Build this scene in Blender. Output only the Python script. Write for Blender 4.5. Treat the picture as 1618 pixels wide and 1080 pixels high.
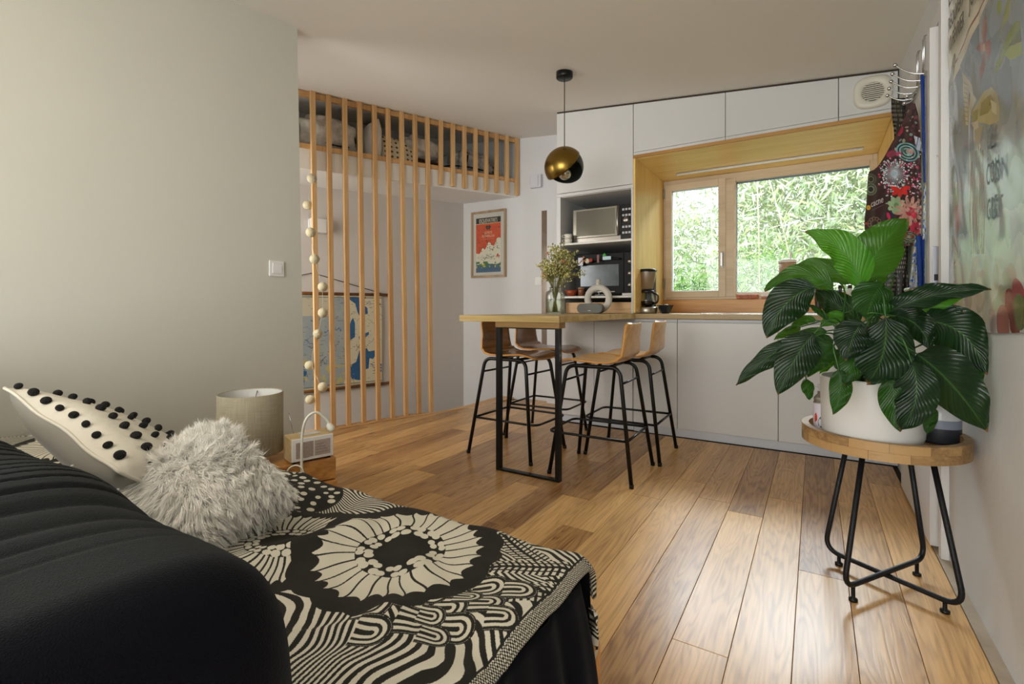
import bpy, bmesh, math, random
import numpy as np
from math import sin, cos, pi, radians, sqrt, atan2
from mathutils import Vector, Matrix
random.seed(7); rng = np.random.default_rng(7)
for o in list(bpy.data.objects): bpy.data.objects.remove(o)
scene = bpy.context.scene
COL = scene.collection
# ------------------------------------------------------------------ camera
F_PX, Y_H, CAM_H = 772.0, 487.0, 0.95
TH = atan2(479.0, F_PX)
cam_d = bpy.data.cameras.new('camera'); cam = bpy.data.objects.new('camera', cam_d); COL.objects.link(cam)
cam.location = (0, 0, CAM_H); cam.rotation_euler = (pi/2, 0, TH)
cam_d.sensor_width = 36; cam_d.lens = 36*F_PX/1618; cam_d.shift_y = (Y_H-540)/1618
cam_d.clip_start = 0.02; cam_d.clip_end = 200
scene.camera = cam
# ------------------------------------------------------------------ world and lights
scene.view_settings.view_transform = 'Standard'; scene.view_settings.look = 'None'
scene.view_settings.gamma = 1; scene.view_settings.use_curve_mapping = False
scene.view_settings.exposure = 0.60
scene.cycles.transparent_max_bounces = 24
wd = bpy.data.worlds.new('overcast_sky'); scene.world = wd; wd.use_nodes = True
bg = wd.node_tree.nodes['Background']
bg.inputs[0].default_value = (0.90, 0.95, 1.0, 1); bg.inputs[1].default_value = 1.6
def area(name, loc, rot, sx, sy, energy, color, portal=False):
    l = bpy.data.lights.new(name, 'AREA'); l.shape = 'RECTANGLE'; l.size = sx; l.size_y = sy
    l.energy = energy; l.color = color
    o = bpy.data.objects.new(name, l); COL.objects.link(o); o.location = loc; o.rotation_euler = rot
    if portal: l.cycles.is_portal = True
    return o
area('window_portal', (-0.39, 4.72, 1.58), (-pi/2, 0, 0), 1.62, 1.10, 1, (1, 1, 1), True)
area('daylight_over_garden', (-0.6, 6.6, 3.9), (radians(-52), 0, 0), 3.4, 1.8, 640, (0.86, 0.93, 1.0))
area('daylight_patio_door', (-0.75, -2.38, 1.25), (pi/2, 0, 0), 2.6, 2.1, 78, (0.985, 1.0, 0.95))
area('stairwell_fill_light', (-3.65, 0.50, 1.45), (radians(82), 0, radians(-10)), 1.1, 1.2, 34, (1.0, 0.95, 0.90))  # area light added to brighten the dark stairwell; no window is modelled there
# unseen warm area light under the ceiling behind the camera, no fixture modelled
area('rear_area_light', (-1.3, -0.9, 2.12), (0, 0, 0), 1.0, 1.0, 12, (1.0, 0.93, 0.82))

# ------------------------------------------------------------------ helpers
def at(u, v, t):                       # point of the place seen along (u, v) at depth t
    r = (u-809)/F_PX; z = (Y_H-v)/F_PX; s, c = sin(TH), cos(TH)
    return Vector(((-s+c*r)*t, (c+s*r)*t, CAM_H+z*t))
def hexc(h):
    h = h.lstrip('#'); v = [int(h[i:i+2], 16)/255 for i in (0, 2, 4)]
    return tuple((x/12.92 if x <= .04045 else ((x+.055)/1.055)**2.4) for x in v)
def rgb(c): return (*hexc(c), 1) if isinstance(c, str) else ((*c, 1) if len(c) == 3 else c)
MATS = {}
def nt(name):
    m = bpy.data.materials.new(name); m.use_nodes = True
    return m, m.node_tree.nodes, m.node_tree.links, m.node_tree.nodes['Principled BSDF']
def mat(name, col, rough=.5, metal=0, bump=0, bscale=60, var=0, vscale=3, spec=None, coat=0, trans=0, emit=None, estr=1, sheen=0, stretch=(1, 1, 1), alpha=1):
    if name in MATS: return MATS[name]
    m, N, L, b = nt(name)
    c = rgb(col); b.inputs['Base Color'].default_value = c
    b.inputs['Roughness'].default_value = rough; b.inputs['Metallic'].default_value = metal
    if spec is not None: b.inputs['Specular IOR Level'].default_value = spec
    if coat: b.inputs['Coat Weight'].default_value = coat; b.inputs['Coat Roughness'].default_value = .15
    if trans: b.inputs['Transmission Weight'].default_value = trans
    if sheen: b.inputs['Sheen Weight'].default_value = sheen; b.inputs['Sheen Roughness'].default_value = .4
    if emit: b.inputs['Emission Color'].default_value = rgb(emit); b.inputs['Emission Strength'].default_value = estr
    if alpha < 1: b.inputs['Alpha'].default_value = alpha
    if bump or var:
        tc = N.new('ShaderNodeTexCoord'); mp = N.new('ShaderNodeMapping'); mp.inputs['Scale'].default_value = stretch
        L.new(tc.outputs['Object'], mp.inputs[0])
        if bump:
            n = N.new('ShaderNodeTexNoise'); n.inputs['Scale'].default_value = bscale; n.inputs['Detail'].default_value = 5
            bp = N.new('ShaderNodeBump'); bp.inputs['Strength'].default_value = bump; bp.inputs['Distance'].default_value = .01
            L.new(mp.outputs[0], n.inputs['Vector']); L.new(n.outputs[0], bp.inputs['Height']); L.new(bp.outputs[0], b.inputs['Normal'])
        if var:
            n = N.new('ShaderNodeTexNoise'); n.inputs['Scale'].default_value = vscale; n.inputs['Detail'].default_value = 4
            r = N.new('ShaderNodeValToRGB'); L.new(mp.outputs[0], n.inputs['Vector']); L.new(n.outputs[0], r.inputs[0])
            r.color_ramp.elements[0].position = .3; r.color_ramp.elements[1].position = .7
            r.color_ramp.elements[0].color = (c[0]*(1-var), c[1]*(1-var), c[2]*(1-var), 1)
            r.color_ramp.elements[1].color = (min(1, c[0]*(1+var)), min(1, c[1]*(1+var)), min(1, c[2]*(1+var)), 1)
            L.new(r.outputs[0], b.inputs['Base Color'])
    MATS[name] = m; return m
def wood(name, dark, light, axis=1, rough=.45, scale=1.0, ring=9, rand=.25, coat=0, world=False, knots=False):
    """wood grain running along an axis, each piece its own tone through Object Info random"""
    if name in MATS: return MATS[name]
    m, N, L, b = nt(name)
    b.inputs['Roughness'].default_value = rough
    if coat: b.inputs['Coat Weight'].default_value = coat; b.inputs['Coat Roughness'].default_value = .25
    if world:
        g = N.new('ShaderNodeNewGeometry'); src = g.outputs['Position']
    else:
        g = N.new('ShaderNodeTexCoord'); src = g.outputs['Object']
    oi = N.new('ShaderNodeObjectInfo')
    mul = N.new('ShaderNodeMath'); mul.operation = 'MULTIPLY'; mul.inputs[1].default_value = 37.0; L.new(oi.outputs['Random'], mul.inputs[0])
    add = N.new('ShaderNodeVectorMath'); add.operation = 'ADD'; L.new(src, add.inputs[0])
    cx = N.new('ShaderNodeCombineXYZ')
    for i in range(3): L.new(mul.outputs[0], cx.inputs[i])
    L.new(cx.outputs[0], add.inputs[1])
    mp = N.new('ShaderNodeMapping'); sc = [scale*8]*3; sc[axis] = scale*.7; mp.inputs['Scale'].default_value = sc
    L.new(add.outputs[0], mp.inputs[0])
    n1 = N.new('ShaderNodeTexNoise'); n1.inputs['Scale'].default_value = 1.0; n1.inputs['Detail'].default_value = 3; n1.inputs['Distortion'].default_value = .25 if ring > 15 else .6
    L.new(mp.outputs[0], n1.inputs['Vector'])
    # rings: sine of the low noise
    k = N.new('ShaderNodeMath'); k.operation = 'MULTIPLY'; k.inputs[1].default_value = ring*6.28; L.new(n1.outputs[0], k.inputs[0])
    sn = N.new('ShaderNodeMath'); sn.operation = 'SINE'; L.new(k.outputs[0], sn.inputs[0])
    mp2 = N.new('ShaderNodeMapping'); sc2 = [scale*130]*3; sc2[axis] = scale*3.5; mp2.inputs['Scale'].default_value = sc2
    L.new(add.outputs[0], mp2.inputs[0])
    n2 = N.new('ShaderNodeTexNoise'); n2.inputs['Scale'].default_value = 1.0; n2.inputs['Detail'].default_value = 4
    L.new(mp2.outputs[0], n2.inputs['Vector'])
    if ring > 15:
        hs = N.new('ShaderNodeMath'); hs.operation = 'MULTIPLY_ADD'; hs.inputs[1].default_value = .5; hs.inputs[2].default_value = .5; L.new(sn.outputs[0], hs.inputs[0]); pw_ = N.new('ShaderNodeMath'); pw_.operation = 'POWER'; pw_.inputs[1].default_value = 2.5; L.new(hs.outputs[0], pw_.inputs[0]); sn = pw_
    a1 = N.new('ShaderNodeMath'); a1.operation = 'MULTIPLY_ADD'; a1.inputs[1].default_value = -.17 if ring > 15 else .13; a1.inputs[2].default_value = 0; L.new(sn.outputs[0], a1.inputs[0])
    a2 = N.new('ShaderNodeMath'); a2.operation = 'ADD'; L.new(a1.outputs[0], a2.inputs[0]); n2s = N.new('ShaderNodeMath'); n2s.operation = 'MULTIPLY_ADD'; n2s.inputs[1].default_value = .6; n2s.inputs[2].default_value = .2; L.new(n2.outputs[0], n2s.inputs[0]); L.new(n2s.outputs[0], a2.inputs[1])
    a3 = N.new('ShaderNodeMath'); a3.operation = 'MULTIPLY_ADD'; a3.inputs[1].default_value = .55; L.new(n1.outputs[0], a3.inputs[0]); L.new(a2.outputs[0], a3.inputs[2])
    a4 = N.new('ShaderNodeMath'); a4.operation = 'MULTIPLY_ADD'; a4.inputs[1].default_value = rand; L.new(oi.outputs['Random'], a4.inputs[0]); L.new(a3.outputs[0], a4.inputs[2])
    if ring > 15:
        a5 = N.new('ShaderNodeMath'); a5.operation = 'MULTIPLY_ADD'; a5.inputs[1].default_value = .80; a5.inputs[2].default_value = -.04; L.new(a4.outputs[0], a5.inputs[0]); a4 = a5
    r = N.new('ShaderNodeValToRGB'); L.new(a4.outputs[0], r.inputs[0])
    r.color_ramp.elements[0].position = .45; r.color_ramp.elements[0].color = rgb(dark)
    r.color_ramp.elements[1].position = 1.15 if rand > .1 else .98; r.color_ramp.elements[1].color = rgb(light)
    r.color_ramp.elements[1].position = 1.0
    outc = r.outputs[0]
    if knots:
        v = N.new('ShaderNodeTexVoronoi'); v.inputs['Scale'].default_value = 1.0
        mp3 = N.new('ShaderNodeMapping'); s3 = [scale*6]*3; s3[axis] = scale*2.6; mp3.inputs['Scale'].default_value = s3; L.new(add.outputs[0], mp3.inputs[0])
        L.new(mp3.outputs[0], v.inputs['Vector'])
        r3 = N.new('ShaderNodeValToRGB'); L.new(v.outputs['Distance'], r3.inputs[0])
        r3.color_ramp.elements[0].position = .03; r3.color_ramp.elements[0].color = (.30, .22, .15, 1)
        r3.color_ramp.elements[1].position = .10; r3.color_ramp.elements[1].color = (1, 1, 1, 1)
        mx = N.new('ShaderNodeMix'); mx.data_type = 'RGBA'; mx.blend_type = 'MULTIPLY'; mx.inputs[0].default_value = .8
        L.new(outc, mx.inputs[6]); L.new(r3.outputs[0], mx.inputs[7]); outc = mx.outputs[2]
    L.new(outc, b.inputs['Base Color'])
    bp = N.new('ShaderNodeBump'); bp.inputs['Strength'].default_value = .25; bp.inputs['Distance'].default_value = .002
    L.new(a2.outputs[0], bp.inputs['Height']); L.new(bp.outputs[0], b.inputs['Normal'])
    MATS[name] = m; return m
def img_mat(name, img, rough=.7, bump=0, bscale=60, sheen=0, coat=0, bdist=.01):
    m, N, L, b = nt(name); b.inputs['Roughness'].default_value = rough
    if coat: b.inputs['Coat Weight'].default_value = coat; b.inputs['Coat Roughness'].default_value = .12
    t = N.new('ShaderNodeTexImage'); t.image = img; t.extension = 'EXTEND'; uv = N.new('ShaderNodeUVMap'); uv.uv_map = 'uv'
    L.new(uv.outputs[0], t.inputs[0]); L.new(t.outputs[0], b.inputs['Base Color'])
    if bump:
        tc = N.new('ShaderNodeTexCoord'); n = N.new('ShaderNodeTexNoise'); n.inputs['Scale'].default_value = bscale; n.inputs['Detail'].default_value = 3
        L.new(tc.outputs['Object'], n.inputs['Vector']); bp = N.new('ShaderNodeBump'); bp.inputs['Strength'].default_value = bump; bp.inputs['Distance'].default_value = bdist
        L.new(n.outputs[0], bp.inputs['Height']); L.new(bp.outputs[0], b.inputs['Normal'])
    return m
def glass(name, tint=(1, 1, 1), rough=0.0, refl=1.0):
    if name in MATS: return MATS[name]
    m = bpy.data.materials.new(name); m.use_nodes = True; N = m.node_tree.nodes; L = m.node_tree.links
    N.remove(N['Principled BSDF']); out = N['Material Output']
    tr = N.new('ShaderNodeBsdfTransparent'); tr.inputs[0].default_value = (*tint, 1)
    gl = N.new('ShaderNodeBsdfGlossy'); gl.inputs['Roughness'].default_value = rough
    fr = N.new('ShaderNodeFresnel'); fr.inputs[0].default_value = 1.45
    mu = N.new('ShaderNodeMath'); mu.operation = 'MULTIPLY'; mu.inputs[1].default_value = refl; L.new(fr.outputs[0], mu.inputs[0])
    mx = N.new('ShaderNodeMixShader'); L.new(mu.outputs[0], mx.inputs[0]); L.new(tr.outputs[0], mx.inputs[1]); L.new(gl.outputs[0], mx.inputs[2])
    L.new(mx.outputs[0], out.inputs[0]); MATS[name] = m; return m

class MB:
    def __init__(s): s.v = []; s.f = []; s.uv = {}; s.sm = []
    def add(s, vs, fs, smooth=False, uvs=None):
        o = len(s.v); s.v += [Vector(p) for p in vs]; s.f += [tuple(i+o for i in f) for f in fs]; s.sm += [smooth]*len(fs)
        if uvs:
            for i, u in enumerate(uvs): s.uv[o+i] = u
        return s
    def box(s, a, b, uv=False):
        (x0, y0, z0), (x1, y1, z1) = [min(p, q) for p, q in zip(a, b)], [max(p, q) for p, q in zip(a, b)]
        return s.add([(x0, y0, z0), (x1, y0, z0), (x1, y1, z0), (x0, y1, z0), (x0, y0, z1), (x1, y0, z1), (x1, y1, z1), (x0, y1, z1)],
                     [(0, 3, 2, 1), (4, 5, 6, 7), (0, 1, 5, 4), (1, 2, 6, 5), (2, 3, 7, 6), (3, 0, 4, 7)])
    def bbox(s, a, b, r=.004):          # box with chamfered edges
        bm = bmesh.new(); bmesh.ops.create_cube(bm, size=1)
        c = [(p+q)/2 for p, q in zip(a, b)]; d = [abs(q-p) for p, q in zip(a, b)]
        for v in bm.verts: v.co = Vector([c[i]+v.co[i]*d[i] for i in range(3)])
        r = min(r, min(d)*.45)
        bmesh.ops.bevel(bm, geom=list(bm.edges), offset=r, segments=2, profile=.6, affect='EDGES')
        bm.verts.ensure_lookup_table(); s.add([v.co.copy() for v in bm.verts], [tuple(v.index for v in f.verts) for f in bm.faces]); bm.free(); return s
    def prism(s, pts, z0, z1):          # polygon (ccw) extruded in z; z may be callables
        n = len(pts); f0 = z0 if callable(z0) else (lambda x, y: z0); f1 = z1 if callable(z1) else (lambda x, y: z1)
        vs = [(x, y, f0(x, y)) for x, y in pts]+[(x, y, f1(x, y)) for x, y in pts]
        return s.add(vs, [tuple(range(n))[::-1], tuple(range(n, 2*n))]+[(i, (i+1) % n, (i+1) % n+n, i+n) for i in range(n)])
    def tube(s, pts, r, n=10, closed=False, cap=True):
        pts = [Vector(p) for p in pts]; m = len(pts); rr = r if isinstance(r, (list, tuple)) else [r]*m
        tang = []
        for i in range(m):
            if closed: t = pts[(i+1) % m]-pts[i-1]
            else: t = pts[min(i+1, m-1)]-pts[max(i-1, 0)]
            tang.append(t.normalized() if t.length > 1e-9 else Vector((0, 0, 1)))
        up = Vector((0, 0, 1)) if abs(tang[0].z) < .9 else Vector((1, 0, 0))
        nrm = (up-tang[0]*up.dot(tang[0])).normalized(); vs = []
        for i in range(m):
            if i: nrm = (nrm-tang[i]*nrm.dot(tang[i])).normalized()
            bn = tang[i].cross(nrm)
            for k in range(n):
                a = 2*pi*k/n; vs.append(pts[i]+(nrm*cos(a)+bn*sin(a))*rr[i])
        fs = []
        for i in range(m if closed else m-1):
            j = (i+1) % m
            for k in range(n): fs.append((i*n+k, i*n+(k+1) % n, j*n+(k+1) % n, j*n+k))
        s.add(vs, fs, True)
        if cap and not closed:
            o = len(s.v)-m*n; s.f += [tuple(o+k for k in range(n))[::-1], tuple(o+(m-1)*n+k for k in range(n))]; s.sm += [False, False]
        return s
    def lathe(s, prof, c=(0, 0, 0), n=32, axis='z', smooth=True, cap=False):
        vs = []; m = len(prof)
        for (r, z) in prof:
            for k in range(n):
                a = 2*pi*k/n; x, y = r*cos(a), r*sin(a)
                p = (x, y, z) if axis == 'z' else ((z, x, y) if axis == 'x' else (x, z, y))
                vs.append((p[0]+c[0], p[1]+c[1], p[2]+c[2]))
        fs = []
        for i in range(m-1):
            for k in range(n): 
                q = (i*n+k, i*n+(k+1) % n, (i+1)*n+(k+1) % n, (i+1)*n+k); fs.append(q if axis != 'y' else q[::-1])
        s.add(vs, fs, smooth)
        if cap:
            o = len(s.v)-m*n; s.f += [tuple(o+k for k in range(n))[::-1], tuple(o+(m-1)*n+k for k in range(n))]; s.sm += [False, False]
        return s
    def ball(s, c, r, n=12, sc=(1, 1, 1)):
        prof = [(max(1e-4, sin(pi*i/n)), -cos(pi*i/n)) for i in range(n+1)]; vs = []; k2 = n*2
        for (a, z) in prof:
            for k in range(k2):
                t = 2*pi*k/k2; vs.append((c[0]+a*cos(t)*r*sc[0], c[1]+a*sin(t)*r*sc[1], c[2]+z*r*sc[2]))
        fs = [(i*k2+k, i*k2+(k+1) % k2, (i+1)*k2+(k+1) % k2, (i+1)*k2+k) for i in range(n) for k in range(k2)]
        return s.add(vs, fs, True)
    def grid(s, fn, nu, nv, smooth=True, uv=True, flip=False):
        vs, us = [], []
        for j in range(nv+1):
            for i in range(nu+1): vs.append(fn(i/nu, j/nv)); us.append((i/nu, j/nv))
        fs = []
        for j in range(nv):
            for i in range(nu):
                q = (j*(nu+1)+i, j*(nu+1)+i+1, (j+1)*(nu+1)+i+1, (j+1)*(nu+1)+i); fs.append(q[::-1] if flip else q)
        return s.add(vs, fs, smooth, us if uv else None)
    def build(s, name, m, parent=None, kind=None, solid=0, bevel=0):
        me = bpy.data.meshes.new(name); off = Vector(parent_world(parent)) if parent else Vector((0, 0, 0))
        me.from_pydata([tuple(v-off) for v in s.v], [], s.f)
        me.polygons.foreach_set('use_smooth', s.sm)
        if s.uv:
            l = me.uv_layers.new(name='uv')
            d = np.zeros(len(me.loops)*2, dtype=np.float32)
            for i, lp in enumerate(me.loops):
                u = s.uv.get(lp.vertex_index, (0, 0)); d[2*i] = u[0]; d[2*i+1] = u[1]
            l.data.foreach_set('uv', d)
        me.materials.append(m); me.update()
        o = bpy.data.objects.new(name, me); COL.objects.link(o); LAST.append(o)
        if parent: o.parent = parent
        if kind: o['kind'] = kind
        if solid:
            md = o.modifiers.new('thickness', 'SOLIDIFY'); md.thickness = solid; md.offset = 0
        if bevel:
            md = o.modifiers.new('edge', 'BEVEL'); md.width = bevel; md.segments = 2; md.limit_method = 'ANGLE'; md.angle_limit = radians(50)
        return o
def MD(): return LAST[-1]
LAST = []
def parent_world(p):
    v = Vector((0, 0, 0))
    while p: v += Vector(p.location); p = p.parent
    return v
def tag(o, label=None, cat=None, group=None, kind=None):
    if label: o['label'] = label
    if cat: o['category'] = cat
    if group: o['group'] = group
    if kind: o['kind'] = kind
    return o
def thing(name, label, cat, loc=(0, 0, 0), group=None, rz=0):
    o = bpy.data.objects.new(name, None); COL.objects.link(o); o.location = loc; o.rotation_euler = (0, 0, rz); o.empty_display_size = .05
    return tag(o, label, cat, group)
def copy_obj(o, parent=None):
    c = o.copy(); COL.objects.link(c)
    if parent: c.parent = parent
    return c
def smooth_path(pts, it=3, closed=False):
    pts = [Vector(p) for p in pts]
    for _ in range(it):
        q = [] if closed else [pts[0]]
        rng_ = range(len(pts)) if closed else range(len(pts)-1)
        for i in rng_:
            a, b = pts[i], pts[(i+1) % len(pts)]; q += [a*.75+b*.25, a*.25+b*.75]
        if not closed: q.append(pts[-1])
        pts = q
    return pts
def corner(pts, r, n=5):               # rounded bends only at the inner points
    pts = [Vector(p) for p in pts]; out = [pts[0]]
    for i in range(1, len(pts)-1):
        a = (pts[i-1]-pts[i]); b = (pts[i+1]-pts[i]); k = min(r, a.length*.49, b.length*.49)
        p, q = pts[i]+a.normalized()*k, pts[i]+b.normalized()*k
        for j in range(n+1):
            t = j/n; out.append(p*(1-t)**2+pts[i]*2*t*(1-t)+q*t*t)
    out.append(pts[-1]); return out

# ---- flat print: a small painter that fills arrays (no image files)
class Canvas:
    def __init__(s, w, h, bgc, ext=None):     # ext = (x0, y0, x1, y1) drawing coordinates, y0 at the TOP
        s.w, s.h = w, h; s.a = np.ones((h, w, 4), np.float32); s.a[:, :, :3] = hexs(bgc); s.ext = ext or (0, 0, 1, 1)
        x0, y0, x1, y1 = s.ext
        s.X, s.Y = np.meshgrid(x0+(np.arange(w)+.5)/w*(x1-x0), y0+(np.arange(h)+.5)/h*(y1-y0))
    def win(s, xa, ya, xb, yb):
        x0, y0, x1, y1 = s.ext
        i0, i1 = sorted(((xa-x0)/(x1-x0)*s.w, (xb-x0)/(x1-x0)*s.w)); j0, j1 = sorted(((ya-y0)/(y1-y0)*s.h, (yb-y0)/(y1-y0)*s.h))
        return slice(max(0, int(j0)-1), max(0, min(s.h, int(j1)+2))), slice(max(0, int(i0)-1), max(0, min(s.w, int(i1)+2)))
    def mask(s, m, c, al=1.0, w=None):
        a = s.a[w] if w else s.a
        a[m, :3] = a[m, :3]*(1-al)+np.array(hexs(c), np.float32)*al
    def poly(s, pts, c, al=1.0):
        xs = [p[0] for p in pts]; ys = [p[1] for p in pts]; w = s.win(min(xs), min(ys), max(xs), max(ys)); X, Y = s.X[w], s.Y[w]
        if X.size == 0: return
        ins = np.zeros(X.shape, bool); n = len(pts)
        for i in range(n):
            (xa, ya), (xb, yb) = pts[i], pts[(i+1) % n]
            if ya == yb: continue
            cnd = ((ya > Y) != (yb > Y)) & (X < (xb-xa)*(Y-ya)/(yb-ya)+xa); ins ^= cnd
        s.mask(ins, c, al, w)
    def ell(s, x, y, rx, ry, c, rot=0, al=1.0):
        R = max(abs(rx), abs(ry)); w = s.win(x-R, y-R, x+R, y+R); X, Y = s.X[w]-x, s.Y[w]-y
        if X.size == 0: return
        u = X*cos(rot)+Y*sin(rot); v = -X*sin(rot)+Y*cos(rot); s.mask((u/rx)**2+(v/ry)**2 < 1, c, al, w)
    def line(s, pts, wd, c, al=1.0):
        for i in range(len(pts)-1):
            (xa, ya), (xb, yb) = pts[i], pts[i+1]
            w = s.win(min(xa, xb)-wd, min(ya, yb)-wd, max(xa, xb)+wd, max(ya, yb)+wd); X, Y = s.X[w], s.Y[w]
            if X.size == 0: continue
            dx, dy = xb-xa, yb-ya; L2 = dx*dx+dy*dy+1e-12
            t = np.clip(((X-xa)*dx+(Y-ya)*dy)/L2, 0, 1); s.mask((X-xa-t*dx)**2+(Y-ya-t*dy)**2 < (wd/2)**2, c, al, w)
    def flower(s, x, y, r, n, c, c2=None, rot=0, pw=.45, sq=1.0):
        for k in range(n):
            a = rot+2*pi*k/n; s.ell(x+cos(a)*r*.58, y+sin(a)*r*.58*sq, r*.45, r*pw*1.9/n*2, c, atan2(sin(a)*sq, cos(a)))
        if c2: s.ell(x, y, r*.28, r*.28*sq, c2)
    def image(s, name):
        im = bpy.data.images.new(name, s.w, s.h, alpha=False); im.pixels.foreach_set(np.ascontiguousarray(s.a[::-1]).ravel()); im.update(); im.pack(); return im
def hexs(h): h = h.lstrip('#'); return [int(h[i:i+2], 16)/255 for i in (0, 2, 4)]
def vnoise(X, Y, sc, seed=0, oct_=3):
    r = np.random.default_rng(seed); out = 0; amp = 1; tot = 0
    for o in range(oct_):
        T = r.random((64, 64)); x = X*sc; y = Y*sc; xi = np.floor(x).astype(int); yi = np.floor(y).astype(int); fx = x-xi; fy = y-yi
        fx = fx*fx*(3-2*fx); fy = fy*fy*(3-2*fy); g = lambda i, j: T[i % 64, j % 64]
        out = out+amp*((g(xi, yi)*(1-fx)+g(xi+1, yi)*fx)*(1-fy)+(g(xi, yi+1)*(1-fx)+g(xi+1, yi+1)*fx)*fy); tot += amp; amp *= .5; sc *= 2
    return out/tot

# ------------------------------------------------------------------ shared materials
M_wall = mat('plaster_white', '#c9c8bd', .85, bump=.05, bscale=35, var=.02, vscale=1.5)
M_wall2 = mat('plaster_cool_white', '#d4d5d6', .8, bump=.12, bscale=30, var=.02)
M_ceil = mat('ceiling_paint', '#e9e6e0', .9, bump=.05, bscale=20)
M_cab = mat('cabinet_white', '#d0d0cf', .38)
M_gap = mat('shadow_gap', '#3a3128', .8)
M_grey = mat('plinth_white', '#c6c8ce', .5)
M_slat = wood('slat_pine', '#b58550', '#e2b882', axis=2, rough=.5, ring=3, rand=.12)
M_oak = wood('oak_floor', '#7d5228', '#e0b272', axis=1, rough=.30, ring=20, rand=.46, world=True, knots=True)
M_birch = wood('birch_ply_reveal', '#dcae55', '#f4d388', axis=0, rough=.38, ring=3, rand=.02)
M_birchv = wood('birch_ply_reveal_upright', '#dcae55', '#f4d388', axis=2, rough=.38, ring=3, rand=.02)
M_top = wood('worktop_oak', '#8d7038', '#c9ad72', axis=0, rough=.4, ring=3, rand=.05)
M_frame = wood('window_frame_pine', '#cab698', '#dccab0', axis=0, rough=.45, ring=2, rand=.03)
M_black = mat('black_steel', '#0d0d0e', .38, metal=.3)
M_chrome = mat('chrome', '#c8c8cc', .18, metal=1)
M_steel = mat('brushed_steel', '#9a958e', .3, metal=1)
M_pane = glass('window_glass', (.96, .98, .98), 0, .8)
M_jar = glass('clear_glass', (.97, .985, .975), .02, .55)
M_blackplastic = mat('black_plastic', '#0c0d10', .3)
M_white = mat('white_plastic', '#e4e4e2', .4)
# ------------------------------------------------------------------ setting
def ceil_z(x, y): return 2.098-.096*x+.09*y
BW = .1493
# slat line and stair wall line
def S_x(y): return -2.68-(4.465-y)*.3080
def W_x(y): return -3.42-(4.46-y)*.3077
fl = tag(MB().prism([(-3.33, -2.6), (.50, -2.6), (.50, 4.46), (-2.90, 4.46), (-2.90, 3.70), (-3.02, 3.36), (-3.33, 2.33)], -.06, -.021).build('floor', mat('subfloor', '#2e2013', .9)), 'oak plank floor running towards the kitchen wall', None, None, 'structure')
def clip(poly, a, b, c):   # keep a*x+b*y >= c
    out = []
    for i in range(len(poly)):
        p, q = poly[i], poly[(i+1) % len(poly)]; dp = a*p[0]+b*p[1]-c; dq = a*q[0]+b*q[1]-c
        if dp >= 0: out.append(p)
        if dp*dq < 0:
            t = dp/(dp-dq); out.append((p[0]+t*(q[0]-p[0]), p[1]+t*(q[1]-p[1])))
    return out
bm_cache = {}
R = random.Random(3)
row = 0; x1 = .396
while x1 > -3.35:
    x0 = x1-BW; yend = 4.45 if x0 < -1.9 else 3.70
    y = -2.55+R.uniform(-1.2, 0)
    ystart = -2.55 if x0 > -2.42 else 1.66
    while y < yend:
        ln = R.choice([1.05, 1.35, 1.6, 1.9, 1.9]); a, b = max(y, ystart), min(y+ln, yend); y += ln
        if b-a < .06: continue
        g = .0007; poly = [(x0+g, a+g), (x1-g, a+g), (x1-g, b-g), (x0+g, b-g)]
        if x0 < -2.6: poly = clip(poly, 1, -.3080, -2.68-4.465*.3080+.045+.03)   # inside the stair edge
        if x0 < -2.75:
            pa = clip(poly, 0, -1, -3.55); pb = clip(clip([(x0+g, a+g), (x1-g, a+g), (x1-g, b-g), (x0+g, b-g)], 0, 1, 3.5511), 1, .02, -2.755)
            if len(pb) > 2: MB().prism(pb, -.02, 0).build('floor_board', M_oak, fl)
            poly = pa
        if len(poly) < 3: continue
        if len(poly) == 4 and x0 > -2.6:
            key = round(b-a, 2)
            if key not in bm_cache:
                L_ = b-a; m_ = MB(); w = BW-2*g; bev = .0010
                m_.add([(0, 0, -.02), (w, 0, -.02), (w, L_-2*g, -.02), (0, L_-2*g, -.02), (0, 0, -bev), (w, 0, -bev), (w, L_-2*g, -bev), (0, L_-2*g, -bev),
                        (bev, bev, 0), (w-bev, bev, 0), (w-bev, L_-2*g-bev, 0), (bev, L_-2*g-bev, 0)],
                       [(0, 1, 5, 4), (1, 2, 6, 5), (2, 3, 7, 6), (3, 0, 4, 7), (4, 5, 9, 8), (5, 6, 10, 9), (6, 7, 11, 10), (7, 4, 8, 11), (8, 9, 10, 11)])
                o = m_.build('floor_board', M_oak, fl); bm_cache[key] = o
            else: o = copy_obj(bm_cache[key], fl)
            o.location = (x0+g, a+g, 0)
        else:
            MB().prism(poly, -.02, 0).build('floor_board', M_oak, fl)
    x1 = x0
M_nose = wood('floor_nosing', '#b07f48', '#d9ab70', axis=1, rough=.4, ring=4, rand=.1, world=True)
MB().prism([(S_x(2.2)+.06, 2.2), (S_x(3.30)+.062, 3.30), (-2.83, 3.72), (-2.83, 4.455), (-2.905, 4.455), (-2.905, 3.76), (-2.95, 3.44), (S_x(3.25)-.045, 3.25), (S_x(2.2)-.045, 2.2)], -.2, .001).build('edge_nosing', M_nose, fl)
tag(MB().box((.397, -2.55, -.02), (.432, 3.0, .003)).build('trim_1', mat('floor_edge_strip', '#a4937c', .6, var=.1, vscale=20)), 'narrow pale wooden strip closing the floor along the right wall', None, None, 'structure')

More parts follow.
